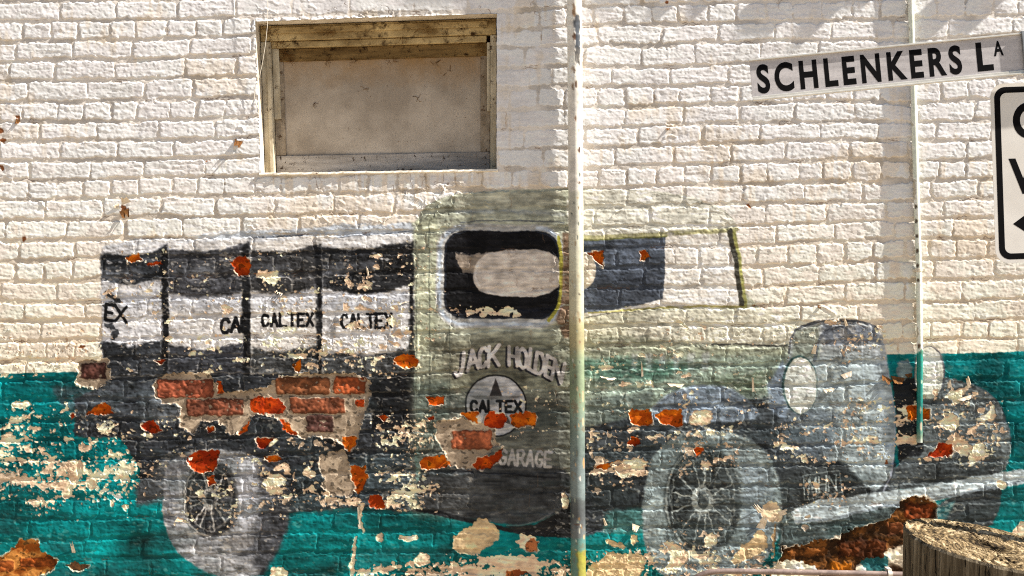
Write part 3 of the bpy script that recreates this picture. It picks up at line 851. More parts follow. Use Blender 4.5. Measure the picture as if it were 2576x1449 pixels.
# loose, curling film that has not fallen yet
F = np.zeros_like(X)
def flk(pts, s, fall=30):
    sl, d = sdf_poly(pts, 3, pad=fall + 4)
    F[sl] = np.maximum(F[sl], s * sstep(fall, -fall, d))
flk([(700, 445), (1260, 445), (1240, 590), (620, 590), (640, 480)], 1.0, 40)
flk([(860, 20), (1260, 0), (1260, 36), (860, 46)], .7, 16)
flk([(640, -10), (850, -10), (850, 40), (640, 45)], .7, 16)
flk([(0, 830), (250, 850), (250, 935), (0, 935)], .8, 30)
flk([(560, 610), (1045, 590), (1045, 940), (560, 940)], .8, 30)
flk([(1480, 780), (1960, 790), (2260, 800), (2230, 1200), (1480, 1180)], .6, 40)
flk([(1480, 640), (1680, 640), (1680, 780), (1480, 780)], .5, 30)
flk([(2300, 900), (2576, 950), (2576, 1220), (2300, 1200)], 1.0, 40)
flk([(330, 1000), (1040, 1000), (1040, 1290), (330, 1290)], 1.0, 40)
flk([(0, 940), (400, 960), (420, 1260), (0, 1280)], .9, 40)
flk([(1480, 1060), (2250, 1060), (2250, 1420), (1480, 1420)], .8, 40)
flk([(1060, 480), (1110, 480), (1130, 900), (1050, 1150)], .5, 20)
flk([(2400, 560), (2576, 560), (2576, 860), (2400, 860)], .25, 40)
cr1 = noise(21, 17, seed=41) + 0.45 * noise(7, seed=42)
ridge = np.clip(1 - np.abs(cr1) / 0.20, 0, 1) * sstep(-0.5, 0.9, noise(55, 40, seed=43))
H += F * (0.0022 + 0.0016 * (Y < 600)) * ridge * np.clip(0.5 + 0.8 * noise(13, seed=44), 0, 2)
bl = np.clip(noise(7.5, 6, seed=45) - 1.35, 0, 1.5)
H += (0.3 + F) * 0.0014 * bl
# dark hairline cracks over the lintel and under the sill
crack = sstep(0.085, 0.03, np.abs(noise(24, 20, seed=46) + 0.4 * noise(8, seed=47)))
ck = np.zeros_like(X)
for x0, x1, y0, y1, s in ((820, 1270, -20, 42, 1.0), (640, 1230, 440, 478, .55), (1250, 1420, -20, 50, .7), (1480, 1960, -20, 22, .5), (640, 900, 470, 560, .3), (2150, 2300, 790, 830, .8), (1190, 1400, 630, 740, .3)):
    sl = sl_of(x0, x1, y0, y1, 10)
    ck[sl] = np.maximum(ck[sl], s * sstep(12, -4, np.maximum(np.abs(X[sl] - (x0 + x1) / 2) - (x1 - x0) / 2, np.abs(Y[sl] - (y0 + y1) / 2) - (y1 - y0) / 2)))
ck *= crack * sstep(-0.4, 0.8, noise(40, seed=48))
COLR[:] = COLR * (1 - 0.75 * ck[..., None]) + rgb(88, 62, 46) * 0.75 * ck[..., None]
H -= 0.0008 * ck
# cracks that follow the upright joints, with a dirty rust line here and there
jcr = sstep(1.6, 0.2, np.abs(bx - 1.0 + 0.8 * n_jag2)) * sstep(0.55, 0.95, rb[..., 4]) * sstep(3, 8, by) * sstep(0.2, 1.2, noise(22, seed=49))
COLR[:] = COLR * (1 - 0.5 * jcr[..., None]) + rgb(120, 92, 70) * 0.5 * jcr[..., None]
hcr = sstep(1.3, 0.1, np.abs(by - 0.3)) * sstep(1.25, 1.6, noise(26, 30, seed=50))
COLR[:] = COLR * (1 - 0.65 * hcr[..., None]) + rgb(92, 66, 50) * 0.65 * hcr[..., None]
H -= 0.0010 * hcr
# rubbed and grimy greys low on the wall
gr = sstep(0.1, 1.6, noise(80, 24, seed=51) + 0.4 * noise(12, 6, seed=88)) * sstep(930, 1000, Y) * 0.26
COLR[:] = COLR * (1 - gr[..., None]) + rgb(52, 66, 68) * gr[..., None]

# ---- places where everything has come off, down to brick or mortar
ORANGE, ORANGE_D, BRICKRED, BROWN = rgb(204, 84, 12), rgb(142, 46, 8), rgb(176, 92, 64), rgb(112, 74, 62)
MORTAR = rgb(178, 160, 138)
b_gr = noise(4.2, 3.6, seed=61)
b_bl = noise(17, 12, seed=62)


def edge_lip(sl, d, h=0.0017, wd=1.9, cream=.75, rim=2.2):
    k = np.clip(0.65 + 0.6 * n_warp1[sl] + 0.5 * mid[sl], 0.05, 2.2)
    H[sl] += h * np.exp(-((d - 2.2) / wd) ** 2) * k * (d > 0)
    m = sstep(rim * .8, rim * .3, d - rim * .75 * (mid[sl] - 0.1)) * (d > -1) * cream
    put(sl, m, rgb(224, 206, 182) * (1 + .05 * mid[sl])[..., None])


def bare(pts, c=ORANGE, c2=ORANGE_D, depth=0.0038, rim=2.0, w=2.6, name="bare_brick_patch", lip=.0016, sm=0, lab=True, rough=1.0):
    pts = smooth(pts, True, sm) if sm else pts
    sl, d = sdf_poly(pts, w, pad=18)
    if rim: edge_lip(sl, d, h=lip, rim=rim)
    m = sstep(0.9, -0.9, d)
    bed = -depth + rough * (0.0005 * b_bl[sl] + 0.00028 * b_gr[sl] + 0.0005 * noise_c[sl]) + 0.35 * brick_h[sl]
    H[sl] = H[sl] * (1 - m) + bed * m
    t = np.clip(0.45 + 0.42 * b_bl[sl] + 0.26 * b_gr[sl], 0, 1)[..., None]
    pit = (0.45 * sstep(1.0, 1.6, b_gr[sl] + 0.5 * noise_c[sl]))[..., None]
    put(sl, m, (c2 * (1 - t) + c * t) * (1 - pit))
    if lab:
        i = new_label(name, 0)
        l = LAB[sl]
        l[d < 0] = i
    return sl, d


noise_c = noise(9, 7, seed=63)


def inset_brick(x0, x1, y0, y1, c, c2=None, r=6, rise=0.0036, w=1.7):
    c = c * .84
    c2 = c * .66 if c2 is None else c2
    sl, d = sdf_poly(rrect(x0, y0, x1, y1, r, 4), w, pad=10)
    m = sstep(1.5, -2.0, d)
    H[sl] += rise * m + m * (0.0005 * b_gr[sl] + 0.0004 * b_bl[sl] + 0.0004 * noise_c[sl])
    t = np.clip(0.5 + 0.42 * b_bl[sl] + 0.3 * b_gr[sl] + 0.2 * noise_c[sl], 0, 1.25)[..., None]
    edge_d = (0.25 * sstep(-7, 0, d))[..., None]
    put(sl, sstep(1.2, -1.2, d) * sstep(-2.9, -2.0, b_gr[sl] + .4 * noise_c[sl]), (c2 * (1 - t) + c * t) * (1 - edge_d))


def mortar(pts, depth=0.0062, **kw):
    kw.setdefault("w", 3.4)
    return bare(pts, c=rgb(178, 160, 138), c2=rgb(142, 126, 108), depth=depth, name="mortar_patch", rough=.8, **kw)


mortar([(383, 959), (443, 937), (492, 938), (540, 950), (548, 985), (600, 990), (684, 975), (684, 952), (800, 939), (926, 943), (930, 1000), (920, 1040), (909, 1060), (905, 1098), (880, 1140),
        (850, 1105), (768, 1101), (726, 1082), (706, 1050), (640, 1045), (628, 1048), (625, 1065), (600, 1092), (578, 1097), (560, 1065), (525, 1053), (495, 1070), (490, 1097), (478, 1092), (455, 1065), (453, 1017), (392, 1008)], sm=1)
for q in ((394, 537, 955, 1001, rgb(184, 100, 72)), (470, 611, 1004, 1046, rgb(160, 94, 70)), (693, 833, 949, 992, rgb(160, 100, 66)), (841, 919, 948, 991, rgb(206, 106, 62)), (729, 868, 1001, 1041, rgb(168, 98, 68)), (771, 837, 1046, 1088, rgb(114, 78, 70))):
    inset_brick(*q)
mortar([(196, 908), (270, 903), (276, 955), (272, 962), (240, 972), (192, 962)], depth=.005, rim=3)
inset_brick(203, 267, 914, 954, rgb(104, 66, 58), rise=.002)
mortar([(1100, 1062), (1160, 1056), (1243, 1078), (1248, 1125), (1215, 1155), (1194, 1180), (1127, 1173), (1118, 1136), (1095, 1099)], depth=.0045, rim=3)
inset_brick(1136, 1237, 1083, 1131, rgb(206, 116, 78), rise=.0024)
mortar([(800, 1150), (866, 1132), (884, 1180), (896, 1230), (880, 1248), (838, 1250), (815, 1225), (806, 1190)], depth=.0035, rim=3)
Y_OR = rgb(226, 140, 34)
patches = [
    [(628, 1004), (650, 998), (700, 1002), (716, 1024), (712, 1042), (650, 1044), (628, 1030)],
    [(707, 1052), (725, 1062), (743, 1092), (722, 1088), (708, 1080)],
    [(626, 1058), (624, 1085), (598, 1092), (612, 1074)],
    [(546, 956), (556, 962), (562, 988), (549, 992)],
    [(893, 1004), (915, 1000), (915, 1022), (897, 1024)],
    [(860, 1098), (898, 1096), (896, 1118), (880, 1134), (866, 1124)],
    [(312, 648), (348, 639), (358, 655), (324, 661)],
    [(367, 662), (402, 655), (404, 664), (372, 668)],
    [(576, 655), (618, 647), (632, 668), (628, 692), (602, 692), (590, 678)],
    [(387, 906), (405, 901), (417, 910), (402, 919)],
    [(214, 1034), (236, 1024), (248, 1017), (276, 1022), (286, 1040), (248, 1043), (220, 1042)],
    [(355, 1072), (390, 1057), (398, 1068), (407, 1082), (388, 1089), (364, 1082)],
    [(473, 1150), (500, 1134), (549, 1131), (547, 1170), (536, 1186), (510, 1190), (480, 1176)],
    [(178, 1042), (188, 1037), (192, 1048), (180, 1054)],
    [(524, 1076), (538, 1072), (544, 1086), (528, 1092)],
    [(523, 1200), (540, 1197), (542, 1218), (528, 1225)],
    [(643, 1102), (690, 1099), (682, 1114), (660, 1130), (648, 1122)],
    [(663, 1150), (700, 1146), (710, 1156), (680, 1162)],
    [(923, 1262), (936, 1248), (954, 1246), (972, 1268), (968, 1282), (930, 1278)],
    [(990, 902), (1006, 893), (1044, 894), (1053, 908), (1046, 924), (1016, 927), (998, 918)],
    [(738, 922), (760, 906), (762, 926), (754, 938)],
    [(1072, 1002), (1094, 999), (1120, 995), (1117, 1016), (1096, 1020), (1080, 1018)],
    [(949, 1048), (972, 1044), (980, 1053), (960, 1058)],
    [(1072, 1048), (1092, 1046), (1094, 1054), (1076, 1056)],
    [(1153, 1042), (1200, 1039), (1203, 1068), (1178, 1058)],
    [(1213, 1058), (1226, 1038), (1262, 1037), (1276, 1050), (1268, 1072), (1238, 1077), (1216, 1070)],
    [(1286, 1044), (1300, 1038), (1346, 1036), (1350, 1054), (1344, 1074), (1296, 1076), (1286, 1062)],
    [(1056, 1162), (1070, 1148), (1116, 1150), (1134, 1172), (1100, 1181), (1064, 1178)],
    [(1190, 1172), (1200, 1150), (1236, 1146), (1262, 1127), (1260, 1152), (1236, 1176), (1200, 1181)],
    [(1581, 1036), (1600, 1030), (1638, 1029), (1643, 1060), (1636, 1071), (1590, 1071)],
    [(1655, 1042), (1670, 1029), (1712, 1029), (1716, 1064), (1704, 1074), (1664, 1062)],
    [(1574, 1118), (1586, 1097), (1600, 1102), (1606, 1119)],
    [(1746, 1130), (1768, 1128), (1770, 1142), (1752, 1149)],
    [(1476, 632), (1518, 628), (1517, 672), (1500, 658)],
    [(1611, 632), (1624, 630), (1635, 648), (1612, 656)],
    [(2279, 1019), (2300, 1016), (2340, 1030), (2342, 1052), (2282, 1054)],
    [(2328, 1150), (2350, 1130), (2364, 1113), (2392, 1120), (2396, 1136), (2380, 1150)],
    [(884, 1172), (920, 1176), (924, 1200), (914, 1232), (900, 1242), (886, 1210)],
    [(1490, 1176), (1560, 1160), (1566, 1166), (1520, 1180)],
]
for i, p in enumerate(patches):
    rr = random.Random(i)
    tone = rr.choice([(ORANGE, ORANGE_D), (rgb(190, 66, 12), rgb(132, 36, 8)), (rgb(212, 110, 18), rgb(160, 66, 10))])
    ex = max(q[0] for q in p) - min(q[0] for q in p)
    bare(p, tone[0], tone[1], depth=0.0050 if ex > 30 else 0.0032)
# bottom corner bare bricks and the crumbling brown foot by the timber post
bare([(-30, 1418), (24, 1392), (48, 1356), (96, 1358), (104, 1390), (150, 1410), (128, 1436), (92, 1452), (60, 1500), (-30, 1500)], rgb(196, 132, 66), rgb(140, 74, 26), depth=.005, rim=4)
inset_brick(50, 140, 1404, 1428, rgb(190, 96, 40), rise=.002)
inset_brick(-20, 34, 1412, 1440, rgb(180, 96, 44), rise=.002)
bare([(168, 1420), (190, 1410), (204, 1418), (222, 1422), (200, 1438), (176, 1432)], rgb(150, 100, 60), rgb(80, 60, 44), depth=.003)
bare([(2268, 1262), (2300, 1250), (2330, 1250), (2356, 1274), (2354, 1306), (2330, 1330), (2420, 1400), (2440, 1578), (1930, 1578), (1938, 1440), (1968, 1404), (1974, 1384), (2040, 1366), (2104, 1356), (2140, 1336), (2196, 1318), (2240, 1300)],
     rgb(116, 72, 32), rgb(50, 33, 19), depth=.0065, rim=5, w=3.5, rough=2.6, name="crumbling_brick_patch")
for q in ((2278, 2346, 1264, 1304, rgb(140, 66, 28)), (2234, 2300, 1314, 1346, rgb(160, 92, 52)), (2110, 2228, 1356, 1402, rgb(92, 48, 22)), (2088, 2144, 1414, 1442, rgb(200, 116, 28)), (1985, 2082, 1378, 1402, rgb(146, 88, 40))):
    inset_brick(*q, rise=.003, w=3)
for q in ([(1944, 1424), (1990, 1410), (2050, 1428), (2070, 1470), (1940, 1470)], [(2232, 1382), (2280, 1372), (2290, 1440), (2226, 1436)], [(2150, 1420), (2200, 1415), (2220, 1450), (2160, 1460)]):
    sl, d = sdf_poly(q, 4)
    put(sl, sstep(1, -1, d) * sstep(-1.0, .2, b_bl[sl] + .6), rgb(214, 200, 176) * (1 + .08 * b_bl[sl])[..., None])
fill([(2170, 1405), (2240, 1398), (2235, 1440), (2180, 1446)], rgb(30, 92, 98), a=.9, w=4, dry=.3)

def cream_patch(pts, rim=2.5, depth=.0014, c=CREAM):
    """a place where the top coat alone is gone"""
    sl, d = sdf_poly(smooth(pts, True, 1), 2.6, pad=16)
    k = np.clip(0.6 + 0.7 * mid[sl] + .5 * n_warp2[sl], 0.05, 2.2)
    H[sl] += .0019 * np.exp(-((d - 2.0) / 2.4) ** 2) * k * (d > 0)
    m = sstep(.9, -.9, d)
    H[sl] -= depth * m
    put(sl, m, c * (1 + .06 * b_bl[sl] + .05 * streak[sl] + .04 * b_gr[sl])[..., None])
TAN = rgb(206, 180, 140)
for p, c in (([(1144, 1350), (1173, 1326), (1215, 1303), (1238, 1319), (1260, 1347), (1229, 1375), (1201, 1402), (1141, 1388)], TAN),
          ([(1729, 1034), (1795, 1030), (1790, 1066), (1733, 1072)], CREAM),
          ([(1530, 1164), (1640, 1152), (1620, 1186), (1590, 1200), (1570, 1212), (1552, 1180)], CREAM),
          ([(942, 1345), (958, 1341), (966, 1356), (956, 1369), (944, 1360)], CREAM), ([(1004, 1346), (1024, 1350), (1046, 1341), (1048, 1356), (1030, 1364), (1006, 1360)], CREAM),
          ([(1042, 1398), (1062, 1388), (1086, 1398), (1080, 1418), (1046, 1430)], CREAM), ([(676, 1424), (726, 1432), (728, 1470), (680, 1470)], CREAM),
          ([(894, 1354), (902, 1352), (898, 1380), (892, 1416), (886, 1450), (878, 1450), (884, 1400)], CREAM),
          ([(905, 1270), (918, 1262), (912, 1300), (916, 1340), (908, 1348), (904, 1310)], CREAM),
          ([(1664, 1368), (1680, 1362), (1710, 1374), (1736, 1388), (1730, 1420), (1700, 1440), (1664, 1440), (1690, 1400)], CREAM),
          ([(1770, 1350), (1800, 1338), (1806, 1370), (1770, 1380)], CREAM), ([(1856, 1376), (1890, 1360), (1912, 1326), (1930, 1352), (1932, 1384), (1880, 1410), (1830, 1420)], TAN),
          ([(1518, 1356), (1540, 1358), (1572, 1368), (1566, 1382), (1534, 1374)], TAN), ([(1586, 1350), (1602, 1344), (1604, 1366), (1590, 1376)], TAN),
          ([(1476, 1430), (1520, 1400), (1530, 1385), (1590, 1395), (1624, 1400), (1620, 1440), (1570, 1470), (1476, 1470)], TAN),
          ([(1908, 1290), (1928, 1262), (1956, 1262), (1970, 1292), (1958, 1314), (1930, 1308)], rgb(214, 190, 158)), ([(1944, 1316), (1950, 1316), (1952, 1404), (1946, 1404)], rgb(170, 142, 104)),
          ([(2016, 1325), (2034, 1322), (2032, 1340), (2018, 1338)], rgb(166, 150, 132)), ([(2020, 1300), (2036, 1294), (2034, 1306), (2024, 1310)], rgb(176, 158, 134)),
          ([(2506, 1210), (2520, 1206), (2534, 1226), (2518, 1234), (2508, 1222)], CREAM), ([(2440, 1130), (2470, 1110), (2480, 1150), (2440, 1180), (2436, 1150)], CREAM), ([(2394, 1108), (2420, 1100), (2444, 1118), (2440, 1144), (2400, 1140)], CREAM),
          ([(2490, 1020), (2502, 1028), (2508, 1060), (2470, 1064), (2450, 1056), (2486, 1040)], CREAM), ([(2366, 1060), (2400, 1040), (2422, 1062), (2404, 1086), (2370, 1078)], CREAM), ([(2372, 1000), (2400, 975), (2450, 968), (2420, 990), (2404, 1030), (2392, 1000)], CREAM),
          ([(2540, 1340), (2576, 1308), (2600, 1330), (2600, 1356), (2545, 1352)], CREAM), ([(32, 1010), (70, 1005), (76, 1018), (52, 1030), (30, 1024)], CREAM),
          ([(298, 1188), (316, 1174), (330, 1190), (312, 1224), (300, 1206)], CREAM), ([(670, 1196), (700, 1186), (726, 1204), (712, 1222), (680, 1224)], CREAM), ([(156, 1160), (200, 1156), (214, 1182), (190, 1220), (172, 1206)], CREAM), ([(212, 1212), (236, 1206), (238, 1234), (218, 1230)], CREAM),
          ([(278, 1256), (292, 1262), (290, 1278), (280, 1276)], CREAM), ([(312, 1270), (322, 1272), (320, 1286), (312, 1284)], CREAM), ([(1410, 1245), (1425, 1238), (1432, 1275), (1418, 1284)], CREAM)):
    cream_patch(p, c=c)
for p in ([(1304, 1338), (1322, 1346), (1336, 1344), (1356, 1366), (1330, 1388), (1300, 1374)],):
    cream_patch(p)
bare([(1322, 1362), (1340, 1352), (1356, 1366), (1350, 1386), (1326, 1388)], rgb(176, 108, 66), rgb(130, 66, 34), depth=.002)
bare([(1276, 1434), (1310, 1430), (1330, 1440), (1300, 1452), (1276, 1450)], rgb(190, 106, 50), rgb(130, 66, 34), depth=.002)

# small rusty marks on the white
for x, y, r in ((45, 296, 6), (4, 330, 9), (8, 355, 7), (524, 407, 4), (310, 522, 8), (1880, 516, 4), (1885, 520, 4), (1895, 770, 3), (645, 690, 3), (3, 422, 5), (1445, 505, 4), (1680, 8, 4), (2230, 1165, 6), (205, 870, 7), (62, 602, 6)):
    sl, d = sdf_poly(ell(x, y, r, r * .8, 10), 2.5)
    m = sstep(1, -1, d) * .9
    put(sl, m, rgb(120, 66, 32))
    H[sl] -= .0016 * m
# lifted crescent edges of film on the white area
for x0, y0, x1, y1, h in ((18, 262, 46, 256, .003), (2, 415, 30, 420, .003), (110, 405, 130, 400, .002), (1676, 318, 1694, 316, .0035), (1536, 546, 1566, 528, .003), (92, 505, 122, 530, .003), (268, 690, 420, 700, .0025), (60, 545, 62, 560, .002), (1670, 350, 1700, 345, .003), (600, 320, 612, 330, .003), (2060, 770, 2100, 790, .003)):
    sl, d = sdf_line([(x0, y0), ((x0 + x1) / 2, (y0 + y1) / 2 - 4), (x1, y1)], 2, 12, 0)
    H[sl] += h * np.exp(-(d / 2.4) ** 2)

# ------------------------------------------------------------------ cut the window opening and split the surface into its painted parts
TL, TR, BR, BL = (642, 54), (1250, 34), (1249, 428), (656, 438)
def line_x(p, q, y): return p[0] + (q[0] - p[0]) * (y - p[1]) / (q[1] - p[1])
def line_y(p, q, x): return p[1] + (q[1] - p[1]) * (x - p[0]) / (q[0] - p[0])
inside = (X > line_x(TL, BL, Y)) & (X < line_x(TR, BR, Y)) & (Y > line_y(TL, TR, X)) & (Y < line_y(BL, BR, X))
# draw the grid lines beside the opening onto its edge so the arris is clean
PXg, PYg = X.copy(), Y.copy()
near = 2.2
for cond, newx, newy in (
        ((np.abs(X - line_x(TL, BL, Y)) < near) & (Y > 48) & (Y < 442), line_x(TL, BL, Y), None),
        ((np.abs(X - line_x(TR, BR, Y)) < near) & (Y > 30) & (Y < 432), line_x(TR, BR, Y), None),
        ((np.abs(Y - line_y(TL, TR, X)) < near) & (X > 638) & (X < 1254), None, line_y(TL, TR, X)),
        ((np.abs(Y - line_y(BL, BR, X)) < near) & (X > 650) & (X < 1254), None, line_y(BL, BR, X))):
    if newx is not None: PXg = np.where(cond, newx + 0.25 * n_jag1, PXg)
    if newy is not None: PYg = np.where(cond, newy + 0.25 * n_jag2, PYg)

WX = ((PXg - CX) * S).ravel()
WZ = (CZ + (CY - PYg) * S).ravel()
WZ = np.maximum(WZ, -0.02)
WY = (-H).ravel()
P3 = np.stack([WX, WY, WZ], 1).astype(np.float32)
CL = np.concatenate([lin(np.clip(COLR, 0.004, 0.86)), np.ones((NY, NX, 1), dtype=np.float32)], 2).reshape(-1, 4).astype(np.float32)
ii, jj = np.meshgrid(np.arange(NY - 1), np.arange(NX - 1), indexing='ij')
keep = ~(inside[:-1, :-1] & inside[1:, 1:] & inside[1:, :-1] & inside[:-1, 1:])
a = (ii * NX + jj)
quads = np.stack([a, a + NX, a + NX + 1, a + 1], -1)
flab = LAB[:-1, :-1]


def grid_mesh(name, sel):
    q = quads[sel]
    used = np.zeros(NX * NY, dtype=bool)
    used[q.ravel()] = True
    idx = np.cumsum(used) - 1
    q = idx[q].astype(np.int32)
    me = bpy.data.meshes.new(name)
    nv, nf = int(used.sum()), len(q)
    me.vertices.add(nv)
    me.vertices.foreach_set("co", P3[used].ravel())
    me.loops.add(nf * 4)
    me.loops.foreach_set("vertex_index", q.ravel())
    me.polygons.add(nf)
    me.polygons.foreach_set("loop_start", np.arange(0, nf * 4, 4, dtype=np.int32))
    me.update(calc_edges=True)
    at = me.attributes.new("paint", 'FLOAT_COLOR', 'POINT')
    at.data.foreach_set("color", CL[used].ravel())
    return me


wall_mat = attr_material("old_paint_on_brick", 0.0008, 0.75, 0.08)
bare_mat = attr_material("bare_brick", 0.0016, 0.92, 0.1)
wall = empty("brick_wall", (0, 0.1, 0))
tag(wall, "whitewashed brick wall with a peeling truck mural and a teal painted foot", "wall", kind="thing")
OBJ = {}
for i, (nm, par, lab) in LABELS.items():
    sel = (flab == i) & keep
    if sel.sum() < 12: continue
    me = grid_mesh(nm, sel)
    parent = OBJ[par] if (par and par in OBJ) else wall
    o = link(nm, me, bare_mat if "patch" in nm else wall_mat, parent)
    if lab: o["label"] = lab
    OBJ[i] = o

# body of the wall behind the painted face, left open round the window
core_mat = noise_material("brick_core", (150, 84, 58), (176, 104, 76), 20)
x0w, x1w = (xs[0] - CX) * S, (xs[-1] - CX) * S
z1w = CZ + (CY - ys[0]) * S
wx0, wx1 = (600 - CX) * S, (1290 - CX) * S
wz0, wz1 = CZ + (CY - 470) * S, CZ + (CY - 0) * S
mb = MB()
mb.box(x0w, wx0, 0.03, 0.30, 0, z1w)
mb.box(wx1, x1w, 0.03, 0.30, 0, z1w)
mb.box(wx0, wx1, 0.03, 0.30, 0, wz0)
mb.box(wx0, wx1, 0.03, 0.30, wz1, z1w)
mb.box(wx0, wx1, 0.24, 0.30, wz0, wz1)
mb.build("wall_core", core_mat, wall)

# ------------------------------------------------------------------ the boarded window, part of the wall
def Q(u, v, d):
    """a point of the opening: u across, v down, d metres behind the face (true depth, no sight-line shift)"""
    x = (TL[0] * (1 - u) + TR[0] * u) * (1 - v) + (BL[0] * (1 - u) + BR[0] * u) * v
    y = (TL[1] * (1 - u) + TR[1] * u) * (1 - v) + (BL[1] * (1 - u) + BR[1] * u) * v
    return Vector(((x - CX) * S, d, CZ + (CY - y) * S))


def qbox(mb, u0, u1, v0, v1, d0, d1):
    mb.box8([Q(u0, v1, d0), Q(u1, v1, d0), Q(u1, v0, d0), Q(u0, v0, d0), Q(u0, v1, d1), Q(u1, v1, d1), Q(u1, v0, d1), Q(u0, v0, d1)])


rev_mat = noise_material("reveal_paint", (176, 164, 142), (216, 208, 196), 9, .8, .15, .6, .003, speck=(110, 84, 58), speck_scale=30)
head_mat = noise_material("dirty_head_timber", (116, 94, 60), (190, 168, 124), 7, .9, .1, .9, .004, stretch=(0.7, 1, 1.6), speck=(58, 40, 22), speck_scale=18, speck_lo=.52, speck_hi=.66)
jamb_mat = noise_material("dirty_jamb_timber", (154, 142, 120), (200, 190, 168), 12, .9, .1, .9, .003, stretch=(1.8, 1, 0.5), speck=(70, 52, 36), speck_scale=26, speck_lo=.58, speck_hi=.68)
rail_mat = noise_material("weathered_rail", (136, 128, 120), (176, 168, 160), 20, .85, .15, .9, .002, stretch=(0.25, 1, 2.6), speck=(60, 46, 36), speck_scale=40, speck_lo=.58, speck_hi=.64)

def panel_material():
    m, nt, b = new_mat("dusty_board", .9, .1)
    n1 = noise_node(nt, 3.2, 6, .65)
    cr = N(nt, "ShaderNodeValToRGB")
    cr.color_ramp.elements[0].position, cr.color_ramp.elements[1].position = .40, .62
    cr.color_ramp.elements[0].color, cr.color_ramp.elements[1].color = L4((150, 138, 124)), L4((184, 172, 157))
    nt.links.new(n1.outputs[0], cr.inputs[0])
    n2 = noise_node(nt, 90, 4, .7)
    mr = N(nt, "ShaderNodeMapRange")
    mr.inputs[1].default_value, mr.inputs[2].default_value = .64, .72
    nt.links.new(n2.outputs[0], mr.inputs[0])
    mx = N(nt, "ShaderNodeMix", data_type='RGBA')
    nt.links.new(mr.outputs[0], mx.inputs["Factor"])
    nt.links.new(cr.outputs[0], mx.inputs["A"])
    mx.inputs["B"].default_value = L4((96, 70, 46))
    # cobweb grime hanging from the top edge
    co = N(nt, "ShaderNodeTexCoord")
    sep = N(nt, "ShaderNodeSeparateXYZ")
    nt.links.new(co.outputs["Generated"], sep.inputs[0])
    n4 = noise_node(nt, 6, 6, .75)
    ad = N(nt, "ShaderNodeMath", operation='MULTIPLY_ADD')
    nt.links.new(n4.outputs[0], ad.inputs[0])
    ad.inputs[1].default_value = .55
    nt.links.new(sep.outputs["Z"], ad.inputs[2])
    m2 = N(nt, "ShaderNodeMapRange")
    m2.inputs[1].default_value, m2.inputs[2].default_value = .95, 1.32
    m2.inputs[4].default_value = .85
    nt.links.new(ad.outputs[0], m2.inputs[0])
    mx2 = N(nt, "ShaderNodeMix", data_type='RGBA')
    nt.links.new(m2.outputs[0], mx2.inputs["Factor"])
    nt.links.new(mx.outputs["Result"], mx2.inputs["A"])
    mx2.inputs["B"].default_value = L4((142, 108, 62))
    nt.links.new(mx2.outputs["Result"], b.inputs["Base Color"])
    n5 = noise_node(nt, 40, 5, .7)
    add_bump(nt, b, n5.outputs[0], .35, .001)
    return m


mb = MB()                                   # plastered sides of the opening
e = .004
mb.box8([Q(-.02, 1, .006), Q(0, 1, .006), Q(0, 0, .006), Q(-.02, 0, .006), Q(-.02, 1, .20), Q(0, 1, .20), Q(0, 0, .20), Q(-.02, 0, .20)])
mb.box8([Q(1, 1, .006), Q(1.02, 1, .006), Q(1.02, 0, .006), Q(1, 0, .006), Q(1, 1, .20), Q(1.02, 1, .20), Q(1.02, 0, .20), Q(1, 0, .20)])
mb.box8([Q(-.02, 0, .006), Q(1.02, 0, .006), Q(1.02, -.03, .006), Q(-.02, -.03, .006), Q(-.02, 0, .20), Q(1.02, 0, .20), Q(1.02, -.03, .20), Q(-.02, -.03, .20)])
window = mb.build("window", rev_mat, wall)
window["label"] = "boarded window recess with grimy timber frame"
mb = MB()
qbox(mb, .004, .996, .004, .105, .092, .19)
qbox(mb, .045, .955, .108, .150, .108, .19)
qbox(mb, .05, .96, .02, .06, .080, .0905)
mb.build("head_frame", head_mat, window, bevel=.003)
mb = MB()
qbox(mb, .002, .045, .107, .997, .10, .19)
qbox(mb, .0465, .075, .151, .62, .114, .19)
qbox(mb, .025, .043, .112, .985, .0905, .0985)
mb.build("jamb", jamb_mat, window, bevel=.003)
mb = MB()
qbox(mb, .972, .998, .107, .997, .10, .19)
qbox(mb, .957, .9705, .151, .60, .114, .19)
mb.build("jamb", jamb_mat, window, bevel=.003)
mb = MB()
qbox(mb, .046, .971, .152, .235, .128, .20)
mb.build("top_rail", noise_material("grimy_rail", (84, 64, 36), (136, 110, 70), 12, .9, .1, .8, .003, stretch=(0.3, 1, 2.0), speck=(44, 28, 14), speck_scale=30, speck_lo=.55, speck_hi=.64), window, bevel=.002)
mb = MB()
stile_mat = noise_material("grimy_stile", (120, 106, 88), (164, 150, 132), 14, .9, .1, .7, .002, stretch=(1.6, 1, .6), speck=(78, 58, 40), speck_scale=40, speck_lo=.56, speck_hi=.66)
qbox(mb, .047, .090, .236, .862, .131, .20)
mb.build("stile", stile_mat, window, bevel=.002)
mb = MB()
qbox(mb, .930, .970, .236, .862, .131, .20)
mb.build("stile", stile_mat, window, bevel=.002)
mb = MB()
qbox(mb, .047, .970, .864, .985, .126, .20)
mb.build("bottom_rail", rail_mat, window, bevel=.003)
mb = MB()
qbox(mb, .0905, .9295, .236, .862, .1375, .20)
mb.build("board_panel", panel_material(), window)
